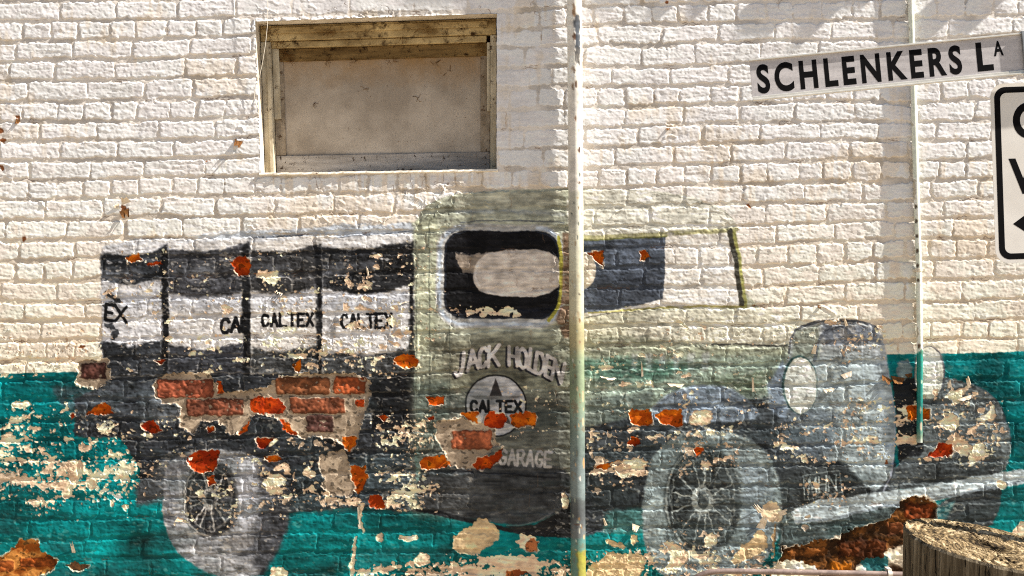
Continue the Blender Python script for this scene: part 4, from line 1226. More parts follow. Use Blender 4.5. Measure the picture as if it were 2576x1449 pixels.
# worn sill
n = 90
vs, fs = [], []
rs = random.Random(5)
prof_d = [(.21, 0), (.10, 0.0), (.012, .006), (-.010, .010), (-.012, .022), (.004, .03)]
ph = [rs.uniform(-1, 1) for _ in range(n + 1)]
for i in range(n + 1):
    u = -.005 + 1.012 * i / n
    j = .5 * ph[i] + .5 * ph[max(0, i - 1)]
    for k, (d, dv) in enumerate(prof_d):
        p = Q(u, .986 + dv * .9, d + (.0035 * j if 1 < k < 5 else 0))
        p.z += .0025 * j if 0 < k < 5 else 0
        vs.append(p)
m_ = len(prof_d)
for i in range(n):
    for k in range(m_ - 1):
        fs.append((i * m_ + k, (i + 1) * m_ + k, (i + 1) * m_ + k + 1, i * m_ + k + 1))
sill_mat = noise_material("sill_paint", (208, 198, 180), (228, 222, 210), 14, .7, .2, .9, .003, speck=(96, 66, 44), speck_scale=26, speck_lo=.62, speck_hi=.66)
link("window_sill", mesh_from("window_sill", vs, fs), sill_mat, window)
# cobweb tufts and dead insects caught on the board
web_mat = noise_material("cobweb", (70, 46, 22), (112, 80, 44), 60, .95, .05, 0)
rs = random.Random(21)
def tuft(u, v, d, r, k):
    mb = MB()
    for _ in range(k):
        p = Q(u, v, d)
        pts = [p + Vector((rs.gauss(0, r), -abs(rs.gauss(0, .004)), rs.gauss(0, r * .6)))]
        dr = Vector((rs.uniform(-1, 1), 0, rs.uniform(-1, 1))).normalized()
        for s_ in range(3):
            dr = (dr + Vector((rs.uniform(-.6, .6), rs.uniform(-.1, .1), rs.uniform(-.6, .6)))).normalized()
            pts.append(pts[-1] + dr * rs.uniform(.004, .012))
        mb.tube(pts, rs.uniform(.0005, .0014), 4)
    mb.build("cobweb", web_mat, window)
for u, v, d, r, k in ((.10, .19, .12, .018, 30), (.09, .12, .098, .02, 26), (.12, .22, .122, .016, 20), (.28, .24, .13, .006, 10), (.05, .05, .07, .02, 22), (.30, .07, .072, .012, 14), (.60, .13, .098, .02, 12), (.70, .06, .072, .02, 12),
                      (.85, .14, .098, .012, 10), (.92, .17, .12, .014, 14), (.74, .27, .138, .012, 7), (.80, .33, .139, .008, 5), (.43, .43, .139, .006, 4), (.66, .50, .139, .006, 4), (.22, .52, .139, .006, 5), (.55, .25, .13, .01, 6), (.40, .245, .13, .01, 6)):
    tuft(u, v, d, r, k)

# curled flakes of old paint standing off the wall
flake_mat = noise_material("paint_flake", (196, 178, 150), (226, 214, 196), 40, .8, .15, .4, .001, speck=(120, 76, 36), speck_scale=60)
rust_flake = noise_material("rusty_flake", (66, 46, 32), (128, 86, 46), 60, .9, .1, .5, .001)
def flake(x, y, w, h, out, ang, mat, seed):
    r = random.Random(seed)
    nu, nv = 7, 5
    c = W(x, y, 0)
    ca, sa = math.cos(math.radians(ang)), math.sin(math.radians(ang))
    edge = [1 + r.uniform(-.3, .3) for _ in range(nu)]
    vs = []
    for lay in (0, 1):
        for i in range(nu):
            for j in range(nv):
                a_ = (i / (nu - 1) - .5) * w * (1 - .35 * (j / (nv - 1)))
                t = j / (nv - 1) * edge[i]
                b_ = t * h
                o_ = out * t ** 1.7 + .0015 * math.sin(i * 2.1 + seed) * t - .0012
                vs.append((c.x + (a_ * ca - b_ * sa) * S, c.y - .003 - o_ - lay * .0009, c.z + (a_ * sa + b_ * ca) * S))
    fs = []
    for i in range(nu - 1):
        for j in range(nv - 1):
            a0 = i * nv + j
            fs.append((a0, a0 + 1, a0 + nv + 1, a0 + nv))
            b0 = a0 + nu * nv
            fs.append((b0, b0 + nv, b0 + nv + 1, b0 + 1))
    o = link("paint_flake", mesh_from("paint_flake", vs, fs), mat, wall)
    return o
for i, q in enumerate(((602, 352, 22, 17, .014, 165, 1), (318, 512, 24, 14, .012, 20, 0), (312, 528, 26, 18, .010, 200, 1), (300, 518, 12, 12, .01, 90, 0), (46, 300, 12, 14, .008, 170, 1), (2258, 948, 36, 14, .016, 170, 1), (2232, 950, 30, 12, .012, 150, 1), (2285, 940, 20, 10, .012, 190, 1),
                       (2085, 978, 30, 7, .008, 190, 0), (2390, 985, 12, 26, .010, 10, 0), (2440, 975, 12, 26, .012, 20, 0), (2426, 998, 40, 8, .010, 200, 0), (1700, 965, 44, 8, .009, 178, 0), (1530, 945, 50, 9, .010, 172, 0), (1617, 958, 6, 40, .008, 5, 0),
                       (710, 724, 24, 16, .008, 150, 0), (1012, 752, 44, 12, .008, 196, 0), (930, 712, 6, 34, .006, 10, 0), (2128, 938, 30, 12, .01, 200, 0), (2046, 890, 12, 20, .01, 350, 0), (1895, 985, 6, 30, .008, 5, 0),
                       (1912, 1330, 22, 30, .012, 340, 0), (1916, 1290, 14, 26, .014, 40, 0), (1960, 1295, 16, 18, .010, 300, 0), (1600, 1320, 20, 14, .010, 160, 0), (1525, 1322, 8, 18, .010, 20, 0), (188, 1400, 10, 34, .014, 8, 2), (905, 1330, 8, 50, .006, 2, 0), (480, 1150, 12, 8, .006, 180, 0), (2062, 768, 10, 8, .01, 170, 1), (2100, 800, 22, 9, .008, 200, 0), (2130, 820, 8, 22, .008, 20, 0), (1680, 320, 14, 7, .010, 185, 1))):
    flake(*q[:6], mat=[flake_mat, rust_flake, flake_mat][q[6]], seed=i)

# unseen timbers added above the picture, each placed and sized to throw the slanting shadows at the top
caster_mat = noise_material("caster_timber", (170, 160, 146), (196, 188, 176), 12, .8, .2, .4, .002)
def shadow_block(xshadow, yshadow, wpx, L):
    """an added block of length L whose shadow tip falls at that spot of the wall"""
    tx, tz = SUN.x / -SUN.y, SUN.z / -SUN.y
    X0 = (xshadow - CX) * S + tx * L
    Z0 = CZ + (CY - yshadow) * S + tz * L
    mb = MB()
    mb.box(X0, X0 + wpx * S, -L, 0.2, Z0, Z0 + .10)
    mb.build("shadow_caster", caster_mat, wall)
for xsd, ysd, wpx, L in ((2338, 36, 30, .16), (2400, 62, 34, .165), (2562, 60, 14, .165), (2740, 100, 90, .175), (2858, 66, 110, .168), (2960, 120, 16, .178), (3104, 30, 90, .16), (3382, 118, 46, .178), (3560, 92, 40, .172), (1008, 20, 210, .158), (650, 0, 20, .155), (1470, 40, 60, .16)):
    shadow_block(xsd if xsd < 2000 else 1904 + (xsd - 2840) * .671, ysd * 1.1, wpx * .85, L)
# (spots above are given on the wall; see rafter)

# ------------------------------------------------------------------ downpipe
def painted_tube(name, path, r, zones, parent, fine=3.0, n=40, seed=0, mat=None, chipzones=(), dent=.0006):
    """path: [(x, y, d)] on the drawing grid; zones: (y, colour) blended down the pipe"""
    p = np.array(path, dtype=float)
    yy = np.arange(p[0, 1], p[-1, 1] + fine, fine)
    xx = np.interp(yy, p[:, 1], p[:, 0])
    dd = np.interp(yy, p[:, 1], p[:, 2])
    m = len(yy)
    rg = np.random.default_rng(seed)
    def vnoise(sy, sa):
        L_ = rg.standard_normal((int(m * fine / sy) + 4, int(n / sa) + 3))
        ty = np.arange(m) * fine / sy
        ta = np.arange(n) / sa
        iy, ia = ty.astype(int), ta.astype(int)
        fy, fa = (ty - iy)[:, None], (ta - ia)[None, :]
        fy, fa = fy * fy * (3 - 2 * fy), fa * fa * (3 - 2 * fa)
        g_ = lambda a_, b_: L_[np.ix_(iy + a_, ia + b_)]
        return (g_(0, 0) * (1 - fy) + g_(1, 0) * fy) * (1 - fa) + (g_(0, 1) * (1 - fy) + g_(1, 1) * fy) * fa
    nz = vnoise(12, 4) * .6 + vnoise(5, 2) * .5
    nb = vnoise(60, 9)
    ang = np.arange(n) / n * 2 * np.pi
    zy = np.array([z[0] for z in zones], dtype=float)
    zc = np.array([z[1] for z in zones], dtype=float) / 255
    yq = yy[:, None] + 3.5 * nz + 5 * nb
    colr = np.stack([np.interp(yq, zy, zc[:, k]) for k in range(3)], -1)
    colr = colr * (1 + .05 * nz + .08 * nb)[..., None]
    grm = np.clip((nz * .8 + nb * .9 - 1.0) * 2, 0, 1)[..., None] * .5
    colr = colr * (1 - grm) + np.array([.42, .33, .24]) * grm
    rr = r + .00018 * nz + dent * .4 * nb
    for (cy, ca, hy, wa, c) in chipzones:
        q = ((yy[:, None] - cy) / hy) ** 2 + (np.angle(np.exp(1j * (ang[None, :] - math.radians(ca)))) / math.radians(wa)) ** 2 + .45 * nz
        mk = 1 / (1 + np.exp(np.clip((q - 1) * 9, -40, 40)))
        rr = rr - .0009 * mk + .0007 * np.exp(-((q - 1.3) / .3) ** 2)
        colr = colr * (1 - mk[..., None]) + np.array(c) / 255 * mk[..., None]
    cen = np.array([tuple(W(x, y, d)) for x, y, d in zip(xx, yy, dd)])
    co = np.zeros((m, n, 3))
    co[..., 0] = cen[:, None, 0] + rr * np.cos(ang)
    co[..., 1] = cen[:, None, 1] + rr * np.sin(ang)
    co[..., 2] = cen[:, None, 2]
    me = bpy.data.meshes.new(name)
    fs = []
    i_, k_ = np.meshgrid(np.arange(m - 1), np.arange(n), indexing='ij')
    a_ = i_ * n + k_
    b_ = i_ * n + (k_ + 1) % n
    f4 = np.stack([a_, a_ + n, b_ + n, b_], -1).reshape(-1, 4)
    me.from_pydata(co.reshape(-1, 3).tolist(), [], f4.tolist())
    me.update()
    me.polygons.foreach_set("use_smooth", [True] * len(me.polygons))
    at = me.attributes.new("paint", 'FLOAT_COLOR', 'POINT')
    c4 = np.concatenate([lin(np.clip(colr, .01, .88)), np.ones((m, n, 1))], -1)
    at.data.foreach_set("color", c4.astype(np.float32).ravel())
    return link(name, me, mat, parent)


pipe_mat = attr_material("pipe_paint", 0.0004, .5, .35)
dp = empty("downpipe", W(1455, 1578, .052))
tag(dp, "thick downpipe, white above and green to yellow below, beside the painted cab window", "downpipe")
PW = (224, 218, 208)
painted_tube("pipe", [(1443.5, -600, .052), (1445, 0, .052), (1455, 1449, .052), (1456, 1570, .052)], .0325,
             [(-600, PW), (474, PW), (477, (204, 202, 186)), (560, (192, 190, 176)), (640, (184, 182, 162)), (790, (178, 172, 146)), (820, (166, 158, 122)), (868, (156, 148, 112)), (905, (128, 142, 116)), (1000, (116, 130, 104)), (1060, (104, 120, 110)), (1180, (104, 116, 116)),
              (1248, (108, 120, 120)), (1256, (78, 84, 84)), (1290, (70, 74, 76)), (1335, (92, 98, 100)), (1353, (92, 98, 98)), (1357, (76, 112, 108)), (1384, (80, 112, 104)), (1392, (132, 130, 50)), (1449, (140, 136, 64)), (1578, (150, 150, 90))],
             dp, seed=4, mat=pipe_mat,
             chipzones=[(64, 288, 26, 30, (64, 66, 70)), (110, 294, 52, 24, (58, 64, 72)), (142, 290, 22, 26, (70, 68, 66)), (30, 262, 16, 14, (150, 120, 90)), (96, 262, 12, 10, (110, 80, 60)), (300, 268, 6, 8, (120, 84, 56)), (330, 296, 5, 6, (110, 78, 52)), (180, 262, 8, 7, (120, 90, 64)), (20, 318, 20, 18, (196, 184, 164)), (150, 290, 12, 16, (96, 92, 86)), (215, 275, 9, 8, (96, 72, 54)), (378, 300, 8, 11, (74, 50, 38)), (440, 300, 9, 12, (92, 98, 96)), (462, 300, 3, 12, (80, 62, 50)), (220, 250, 8, 6, (120, 96, 74)), (740, 292, 3, 6, (80, 74, 66)), (860, 292, 4, 6, (140, 110, 84)), (948, 255, 4, 8, (96, 96, 70)), (996, 318, 14, 12, (178, 150, 120)), (1060, 320, 10, 14, (184, 160, 130)), (1200, 285, 8, 6, (210, 200, 190)), (1318, 270, 1.2, 40, (80, 56, 40)), (1165, 325, 12, 12, (178, 130, 84)), (1420, 225, 40, 42, (84, 116, 104)), (1140, 262, 6, 6, (110, 110, 96)), (110, 325, 60, 9, (206, 196, 178))] + [(random.uniform(480, 1450), random.uniform(225, 325), random.uniform(2, 7), random.uniform(4, 9), random.choice([(170, 150, 118), (88, 92, 84), (150, 158, 140), (126, 96, 62), (186, 186, 172)])) for _ in range(46)])
strap_mat = noise_material("strap_paint", (186, 178, 164), (216, 210, 200), 30, .6, .3, .3, .001, speck=(120, 80, 50))
mb = MB()
c = W(1441.5, -90, .052)
mb.tube([c + Vector((0, 0, -.03)), c + Vector((0, 0, .03))], .0375, 32)
mb.box(c.x - .075, c.x - .03, -.012, .01, c.z - .02, c.z + .02)
mb.box(c.x + .03, c.x + .075, -.012, .01, c.z - .02, c.z + .02)
mb.build("pipe_bracket", strap_mat, dp)

# thin conduit
cd = empty("conduit", W(2313, 1112, .016))
tag(cd, "thin painted conduit running down the wall behind the street name blade", "conduit")
painted_tube("pipe", [(2282, -600, .016), (2291, 0, .016), (2312, 700, .016), (2314, 900, .016), (2313, 1112, .016)], .0128,
             [(-600, (214, 220, 206)), (884, (214, 220, 206)), (888, (10, 124, 112)), (1060, (8, 112, 106)), (1100, (120, 140, 120)), (1112, (160, 170, 160))], cd, n=20, seed=9, mat=pipe_mat, dent=.0002,
             chipzones=[(520 + 37 * k, 230, 5, 30, (74, 60, 46)) for k in range(6)] + [(870, 240, 6, 30, (90, 70, 50)), (960, 300, 5, 30, (150, 170, 150)), (1070, 290, 10, 30, (170, 160, 140)), (1030, 270, 8, 20, (150, 150, 130))])
mb = MB()
c = W(2311, 679, .016)
mb.tube([c + Vector((0, 0, -.008)), c + Vector((0, 0, .008))], .0155, 24)
mb.box(c.x - .022, c.x - .008, -.014, 0.0, c.z - .006, c.z + .006)
mb.box(c.x + .008, c.x + .03, -.014, 0.0, c.z - .006, c.z + .006)
mb.build("saddle_clamp", noise_material("clamp_paint", (196, 186, 168), (214, 206, 190), 40, .6, .3, .3, .001, speck=(120, 70, 30)), cd, bevel=.0015)

# ------------------------------------------------------------------ signs on their post
SD = 1.90                                    # how far the post stands out from the wall
galv = noise_material("galvanised_steel", (128, 130, 132), (156, 158, 160), 30, .45, .5, .15, .0005, metal=.6)
alu = noise_material("aluminium_edge", (196, 192, 182), (214, 210, 202), 16, .35, .5, .1, .0004, metal=.35)
ink = noise_material("black_letter_film", (9, 8, 10), (13, 12, 14), 60, .7, .06, 0)

def sheet_material(name, c0, c1, hexs=None):
    m, nt, b = new_mat(name, .5, .4)
    n1 = noise_node(nt, 14, 4, .6, stretch=(.4, 1, 3.5))
    cr = N(nt, "ShaderNodeValToRGB")
    cr.color_ramp.elements[0].position, cr.color_ramp.elements[1].position = .3, .7
    cr.color_ramp.elements[0].color, cr.color_ramp.elements[1].color = L4(c0), L4(c1)
    nt.links.new(n1.outputs[0], cr.inputs[0])
    out = cr.outputs[0]
    if hexs:
        co = N(nt, "ShaderNodeTexCoord")
        vo = N(nt, "ShaderNodeTexVoronoi")
        vo.feature = 'DISTANCE_TO_EDGE'
        vo.inputs["Scale"].default_value = hexs
        vo.inputs["Randomness"].default_value = .12
        nt.links.new(co.outputs["Object"], vo.inputs["Vector"])
        mr = N(nt, "ShaderNodeMapRange")
        mr.inputs[1].default_value, mr.inputs[2].default_value = .02, .10
        mr.inputs[3].default_value, mr.inputs[4].default_value = 1.12, .97
        nt.links.new(vo.outputs["Distance"], mr.inputs[0])
        sc = N(nt, "ShaderNodeVectorMath", operation='SCALE')
        nt.links.new(out, sc.inputs[0])
        nt.links.new(mr.outputs[0], sc.inputs["Scale"])
        out = sc.outputs[0]
    nt.links.new(out, b.inputs["Base Color"])
    return m

def frame_at(x, y, d, ang):
    """a local frame on the sight line: local x along the sign, local z up, -y to the street"""
    k = 1.0 - d / DIST
    return Matrix.Translation(W(x, y, d)) @ Matrix.Rotation(-math.radians(ang), 4, 'Y'), S * k

def text_mesh(name, body, height, width, mtx, mat, parent, bold=0.0, depth=.00025, space=1.0):
    cu = bpy.data.curves.new(name, 'FONT')
    cu.body = body
    cu.size = 1.0
    cu.offset = bold
    cu.space_character = space
    cu.resolution_u = 6
    tmp = bpy.data.objects.new("text_tmp", cu)
    COL.objects.link(tmp)
    dg = bpy.context.evaluated_depsgraph_get()
    me = bpy.data.meshes.new_from_object(tmp.evaluated_get(dg))
    COL.objects.unlink(tmp)
    bpy.data.objects.remove(tmp)
    me.name = name
    nv = len(me.vertices)
    co = np.zeros(nv * 3, dtype=np.float32)
    me.vertices.foreach_get("co", co)
    co = co.reshape(-1, 3)
    mn, mx = co.min(0), co.max(0)
    u = (co[:, 0] - mn[0]) / (mx[0] - mn[0]) * width
    v = (co[:, 1] - mn[1]) / (mx[1] - mn[1]) * height
    out = [mtx @ Vector((float(a_), -depth, float(b_))) for a_, b_ in zip(u, v)]
    me.vertices.foreach_set("co", np.array(out, dtype=np.float32).ravel())
    me.materials.clear()
    me.update()
    return link(name, me, mat, parent)

post = empty("sign_post", W(2756, 724, SD - .04) * 1.0)
post.location.z = 0
tag(post, "round galvanised post carrying the two street signs just past the picture's edge", "post")
pc = W(2756, 724, SD - .04)
mb = MB()
mb.tube([(pc.x, pc.y, -.02), (pc.x, pc.y, 2.72)], .030, 28)
mb.build("pole", galv, post, smooth=False)
mb = MB()
mb.tube([(pc.x, pc.y, 2.721), (pc.x, pc.y, 2.75)], [.032, .026], 28)
mb.build("pole_cap", galv, post)

# street name blade
M0, sk = frame_at(1889.5, 202, SD + .05, 5.62)
ns = empty("street_name_sign", M0.translation)
tag(ns, "tilted white street name blade with black capitals reading SCHLENKERS LA", "street sign")
Lb, hb = 686 * sk, 103 * sk
def lbox(mb, M, x0, x1, y0, y1, z0, z1):
    P = [(x0, y0, z0), (x1, y0, z0), (x1, y0, z1), (x0, y0, z1), (x0, y1, z0), (x1, y1, z0), (x1, y1, z1), (x0, y1, z1)]
    mb.box8([M @ Vector(p) for p in P])
mb = MB()
lbox(mb, M0, 0, Lb, 0, .003, -hb / 2 + .004, hb / 2 - .004)
mb.build("blade", sheet_material("reflective_sheet", (158, 154, 155), (186, 182, 183), 150), ns)
mb = MB()
lbox(mb, M0, -.001, Lb, -.006, .007, hb / 2 - .004, hb / 2 + .001)
mb.build("edge_rail", alu, ns, bevel=.001)
mb = MB()
lbox(mb, M0, -.001, Lb, -.009, .007, -hb / 2 - .001, -hb / 2 + .004)
lbox(mb, M0, -.001, Lb, -.0035, -.0005, -hb / 2 + .004, -hb / 2 + .012)
mb.build("edge_rail", alu, ns, bevel=.001)
mb = MB()
lbox(mb, M0, Lb, Lb + .012, -.011, .010, -hb / 2 - .005, hb / 2 + .005)
lbox(mb, M0, Lb + .012, Lb + .012 + 182 * sk, .001, .012, -.03, .03)
mb.build("end_bracket", galv, ns, bevel=.001)
Mt = M0 @ Matrix.Translation((15 * sk, 0, -36.5 * sk))
text_mesh("lettering", "SCHLENKERS", 74 * sk, 517 * sk, Mt, ink, ns, bold=.034, space=1.34)
Mt = M0 @ Matrix.Translation((570 * sk, 0, -34.5 * sk))
text_mesh("lettering", "L", 73 * sk, 41 * sk, Mt, ink, ns, bold=.035)
Mt = M0 @ Matrix.Translation((614 * sk, 0, 0 * sk))
text_mesh("lettering", "A", 38 * sk, 25 * sk, Mt, ink, ns, bold=.03)

# one way plate
M1, sk = frame_at(2498, 437, SD + .012, -0.0)
M1 = M1 @ Matrix.Rotation(math.radians(-1.9), 4, 'Y')
ow = empty("one_way_sign", M1.translation)
tag(ow, "white one way plate with rounded corners, black border and black left arrow", "road sign")
pw, phh = 340 * sk, 452 * sk
def rr_pts(x0, x1, z0, z1, r, n=10):
    return [(p[0], p[1]) for p in rrect(x0, z0, x1, z1, r, n)]
def prism(M, pts, y0, y1):
    n = len(pts)
    vs = [M @ Vector((x, y0, z)) for x, z in pts] + [M @ Vector((x, y1, z)) for x, z in pts]
    fs = [tuple(range(n)), tuple(range(2 * n - 1, n - 1, -1))] + [(i, i + n, (i + 1) % n + n, (i + 1) % n) for i in range(n)]
    return vs, fs
vs, fs = prism(M1, rr_pts(0, pw, -phh / 2, phh / 2, 34 * sk), 0, .002)
plate = link("plate", mesh_from("plate", vs, fs), noise_material("white_sign_sheet", (206, 202, 196), (216, 213, 208), 8, .5, .4, .05, .0003, speck=(150, 144, 136), speck_scale=180, speck_lo=.72, speck_hi=.75), ow)
o_, i_ = rr_pts(9 * sk, pw - 9 * sk, -phh / 2 + 9 * sk, phh / 2 - 9 * sk, 28 * sk), rr_pts(24 * sk, pw - 24 * sk, -phh / 2 + 24 * sk, phh / 2 - 24 * sk, 16 * sk)
n = len(o_)
vs = [M1 @ Vector((x, -.00025, z)) for x, z in o_] + [M1 @ Vector((x, -.00025, z)) for x, z in i_]
fs = [(k, (k + 1) % n, (k + 1) % n + n, k + n) for k in range(n)]
link("border", mesh_from("border", vs, fs), ink, ow)
text_mesh("lettering", "ONE", 94 * sk, 236 * sk, M1 @ Matrix.Translation((54 * sk, 0, 84 * sk)), ink, ow, bold=.03)
text_mesh("lettering", "WAY", 90 * sk, 262 * sk, M1 @ Matrix.Translation((40 * sk, 0, -53 * sk)), ink, ow, bold=.03)
ar = [(46, -128), (98, -92), (92, -118), (294, -118), (294, -138), (92, -138), (98, -164)]
link("arrow", mesh_from("arrow", [M1 @ Vector((x * sk, -.00025, z * sk)) for x, z in ar], [tuple(range(len(ar)))]), ink, ow)

# ------------------------------------------------------------------ timber bollard
def timber_material():
    m, nt, b = new_mat("weathered_timber", .9, .1)
    co = N(nt, "ShaderNodeTexCoord")
    mp = N(nt, "ShaderNodeMapping")
    mp.inputs["Scale"].default_value = (9, 9, .7)
    nt.links.new(co.outputs["Object"], mp.inputs["Vector"])
    n1 = N(nt, "ShaderNodeTexNoise")
    n1.inputs["Scale"].default_value = 4.5
    n1.inputs["Detail"].default_value = 8
    n1.inputs["Roughness"].default_value = .7
    nt.links.new(mp.outputs[0], n1.inputs["Vector"])
    cr = N(nt, "ShaderNodeValToRGB")
    for e_, (p_, c_) in zip(cr.color_ramp.elements, ((.32, (54, 46, 38)), (.70, (142, 130, 110)))):
        e_.position, e_.color = p_, L4(c_)
    cr.color_ramp.elements.new(.50).color = L4((88, 78, 62))
    nt.links.new(n1.outputs[0], cr.inputs[0])
    mp2 = N(nt, "ShaderNodeMapping")
    mp2.inputs["Scale"].default_value = (17, 17, 1.3)
    nt.links.new(co.outputs["Object"], mp2.inputs["Vector"])
    n2 = N(nt, "ShaderNodeTexNoise")
    n2.inputs["Scale"].default_value = 1.6
    n2.inputs["Detail"].default_value = 6
    n2.inputs["Roughness"].default_value = .6
    nt.links.new(mp2.outputs[0], n2.inputs["Vector"])
    sb = N(nt, "ShaderNodeMath", operation='SUBTRACT')
    nt.links.new(n2.outputs[0], sb.inputs[0])
    sb.inputs[1].default_value = .47
    ab = N(nt, "ShaderNodeMath", operation='ABSOLUTE')
    nt.links.new(sb.outputs[0], ab.inputs[0])
    mr = N(nt, "ShaderNodeMapRange")
    mr.inputs[1].default_value, mr.inputs[2].default_value = .003, .014
    nt.links.new(ab.outputs[0], mr.inputs[0])
    mx = N(nt, "ShaderNodeMix", data_type='RGBA')
    nt.links.new(mr.outputs[0], mx.inputs["Factor"])
    mx.inputs["A"].default_value = L4((22, 18, 14))
    nt.links.new(cr.outputs[0], mx.inputs["B"])
    nt.links.new(mx.outputs["Result"], b.inputs["Base Color"])
    hs = N(nt, "ShaderNodeMath", operation='MULTIPLY')
    nt.links.new(mr.outputs[0], hs.inputs[0])
    nt.links.new(n1.outputs[0], hs.inputs[1])
    add_bump(nt, b, hs.outputs[0], 1.0, .014)
    return m

def endgrain_material():
    m, nt, b = new_mat("timber_end_grain", .9, .1)
    n0 = noise_node(nt, 5, 4, .6)
    n1 = noise_node(nt, 46, 7, .75)
    n2 = noise_node(nt, 8, 5, .7)
    mx0 = N(nt, "ShaderNodeMath", operation='MULTIPLY_ADD')
    nt.links.new(n1.outputs[0], mx0.inputs[0])
    mx0.inputs[1].default_value = .65
    nt.links.new(n2.outputs[0], mx0.inputs[2])
    cr = N(nt, "ShaderNodeValToRGB")
    for e_, (p_, c_) in zip(cr.color_ramp.elements, ((.66, (46, 38, 29)), (1.0, (182, 164, 132)))):
        e_.position, e_.color = p_, L4(c_)
    cr.color_ramp.elements.new(.84).color = L4((116, 98, 70))
    co = N(nt, "ShaderNodeTexCoord")
    mp = N(nt, "ShaderNodeMapping")
    mp.inputs["Location"].default_value = (-bc.x + .02, -bc.y - .01, 0)
    nt.links.new(co.outputs["Object"], mp.inputs["Vector"])
    wv = N(nt, "ShaderNodeTexWave", wave_type='RINGS', rings_direction='Z')
    wv.inputs["Scale"].default_value = 16
    wv.inputs["Distortion"].default_value = 5
    wv.inputs["Detail Scale"].default_value = 3
    nt.links.new(mp.outputs[0], wv.inputs["Vector"])
    rg = N(nt, "ShaderNodeMath", operation='MULTIPLY_ADD')
    nt.links.new(wv.outputs["Fac"], rg.inputs[0])
    rg.inputs[1].default_value = .16
    nt.links.new(mx0.outputs[0], rg.inputs[2])
    rs_ = N(nt, "ShaderNodeMath", operation='SUBTRACT')
    nt.links.new(rg.outputs[0], rs_.inputs[0])
    rs_.inputs[1].default_value = .08
    nt.links.new(rs_.outputs[0], cr.inputs[0])
    nt.links.new(cr.outputs[0], b.inputs["Base Color"])
    add_bump(nt, b, n1.outputs[0], .8, .006)
    return m

BD = 1.95                                    # out from the wall
bc = W(2492, 1370, BD)
R0 = 213 * S * (1 - BD / DIST)
bo = empty("timber_bollard", (bc.x, bc.y, 0))
tag(bo, "weathered round timber bollard with a cracked sloping top, low in the corner", "bollard")
tilt_x, tilt_y = -.16, .10                  # the saw cut falls to the right and slightly to the street
rs = random.Random(12)
n = 220
ht = bc.z
cracks = [(rs.uniform(0, 2 * math.pi), rs.uniform(.006, .022), rs.uniform(.012, .035)) for _ in range(34)]
def rad_at(t, z):
    r = R0 * (1 + .012 * math.sin(3 * t + 1) + .016 * math.sin(5 * t + 2 + .4 * z) + .006 * math.sin(17 * t + 3 * z) + .004 * math.sin(41 * t))
    for c_, dp_, w_ in cracks:
        q = (t - c_ - .05 * math.sin(9 * z + c_ * 5) + math.pi) % (2 * math.pi) - math.pi
        r -= dp_ * math.exp(-(q / w_) ** 2) * (.55 + .45 * math.sin(4.0 * z + c_ * 7))
    return r
rows = 40
vs, fs = [], []
for j in range(rows + 1):
    z = -.05 + (ht + .05) * j / rows
    for k in range(n):
        t = 2 * math.pi * k / n
        r = rad_at(t, z) * (1.045 - .045 * j / rows)
        x, y = r * math.cos(t), r * math.sin(t)
        zz = z
        if j == rows: r2 = r - .006; x, y = r2 * math.cos(t), r2 * math.sin(t)
        zz = z + (tilt_x * x + tilt_y * y) * max(0, (j - rows * .6) / (rows * .4))
        if j == rows - 1: zz = ht + tilt_x * x + tilt_y * y - .008
        vs.append((bc.x + x, bc.y + y, zz))
for j in range(rows):
    for k in range(n):
        a_, b_ = j * n + k, j * n + (k + 1) % n
        fs.append((a_, b_, b_ + n, a_ + n))
link("log", mesh_from("log", vs, fs), timber_material(), bo)
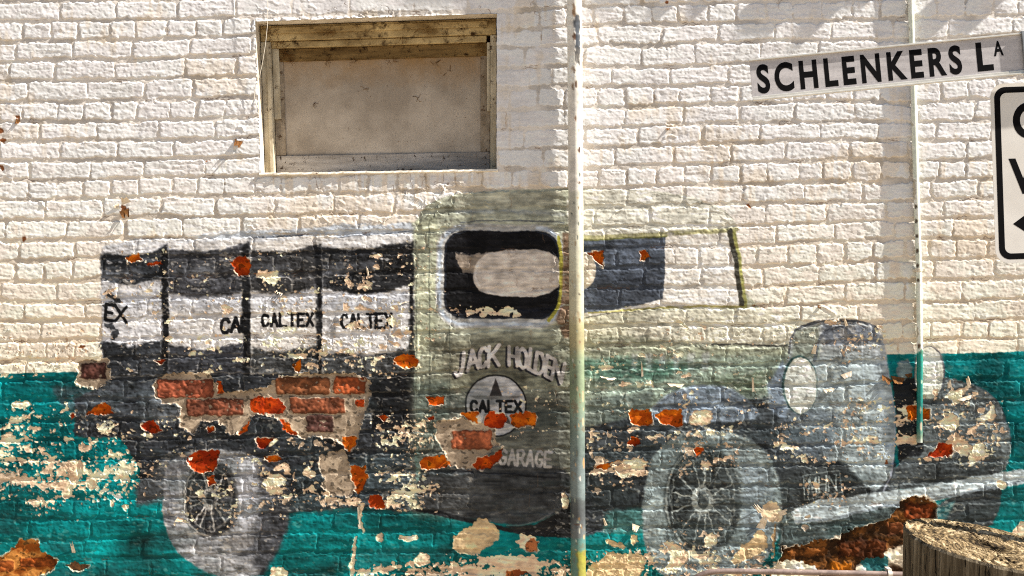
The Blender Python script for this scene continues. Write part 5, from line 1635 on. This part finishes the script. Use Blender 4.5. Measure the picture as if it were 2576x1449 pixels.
# the cut top, with checks running in from the rim
mr_ = 46
vs, fs = [], []
tc = [(rs.uniform(0, 2 * math.pi), rs.uniform(.25, .8), rs.uniform(.012, .03)) for _ in range(30)]
for j in range(mr_ + 1):
    f = j / mr_
    for k in range(n):
        t = 2 * math.pi * k / n
        r = (rad_at(t, ht) - .006) * f
        x, y = r * math.cos(t), r * math.sin(t)
        zz = ht + tilt_x * x + tilt_y * y
        h_ = .0025 * math.sin(9 * f * 6.28 + 2 * math.sin(3 * t)) * f + rs.gauss(0, .0011)
        for c_, l_, w_ in tc:
            q = (t - c_ - .10 * math.sin(8 * f + c_ * 4) + math.pi) % (2 * math.pi) - math.pi
            if f > 1 - l_: h_ -= .012 * math.exp(-(q / (w_ / max(f, .15))) ** 2) * min(1, (f - 1 + l_) * 4)
        h_ -= .010 * math.exp(-((x + .02) / .05) ** 2 - ((y + .02) / .04) ** 2)
        vs.append((bc.x + x, bc.y + y, zz + (h_ if j < mr_ else 0)))
for j in range(mr_):
    for k in range(n):
        a_, b_ = j * n + k, j * n + (k + 1) % n
        fs.append((a_, b_, b_ + n, a_ + n))
link("sawn_top", mesh_from("sawn_top", vs, fs), endgrain_material(), bo)

# ------------------------------------------------------------------ bent pipe low along the wall, thread at the window
mp_ = empty("bent_metal_pipe", W(1742, 1470, .05))
tag(mp_, "slim grey brown metal pipe lying along the foot of the wall left of the bollard", "pipe")
pts = [(1700, 1578), (1722, 1500), (1742, 1458), (1768, 1443), (1800, 1437), (1860, 1437), (1980, 1439), (2150, 1442), (2300, 1446), (2460, 1449), (2640, 1452)]
pts = smooth(pts, False, 2)
mb = MB()
mb.tube([W(x, y, .05) for x, y in pts], .0125, 16)
mb.build("pipe", noise_material("worn_pipe_paint", (96, 82, 78), (140, 122, 114), 22, .55, .35, .3, .001, speck=(176, 160, 146), speck_scale=50), mp_, smooth=True)
mb = MB()
for x in (2238,):
    c = W(x, 1444, .05)
    mb.tube([c + Vector((-.009, 0, 0)), c + Vector((.009, 0, 0))], .016, 20)
    mb.box(c.x - .009, c.x + .009, c.y - .004, .0, c.z + .008, c.z + .022)
mb.build("pipe_clip", strap_mat, mp_)

mb = MB()
pts = [W(673, -120, .03), W(673.5, 20, .03), W(673, 60, .028), W(668, 110, .025), W(660, 160, .02), W(652, 195, .014), W(641, 225, .012), W(640, 245, .012), W(645, 265, .012), W(654, 281, .012)]
mb.tube(pts, .0011, 6)
th = mb.build("hanging_thread", noise_material("thread_fibre", (206, 198, 180), (222, 214, 200), 40, .8, .2, 0), None, smooth=True)
tag(th, "thin pale thread hanging down past the window's left jamb", "thread")
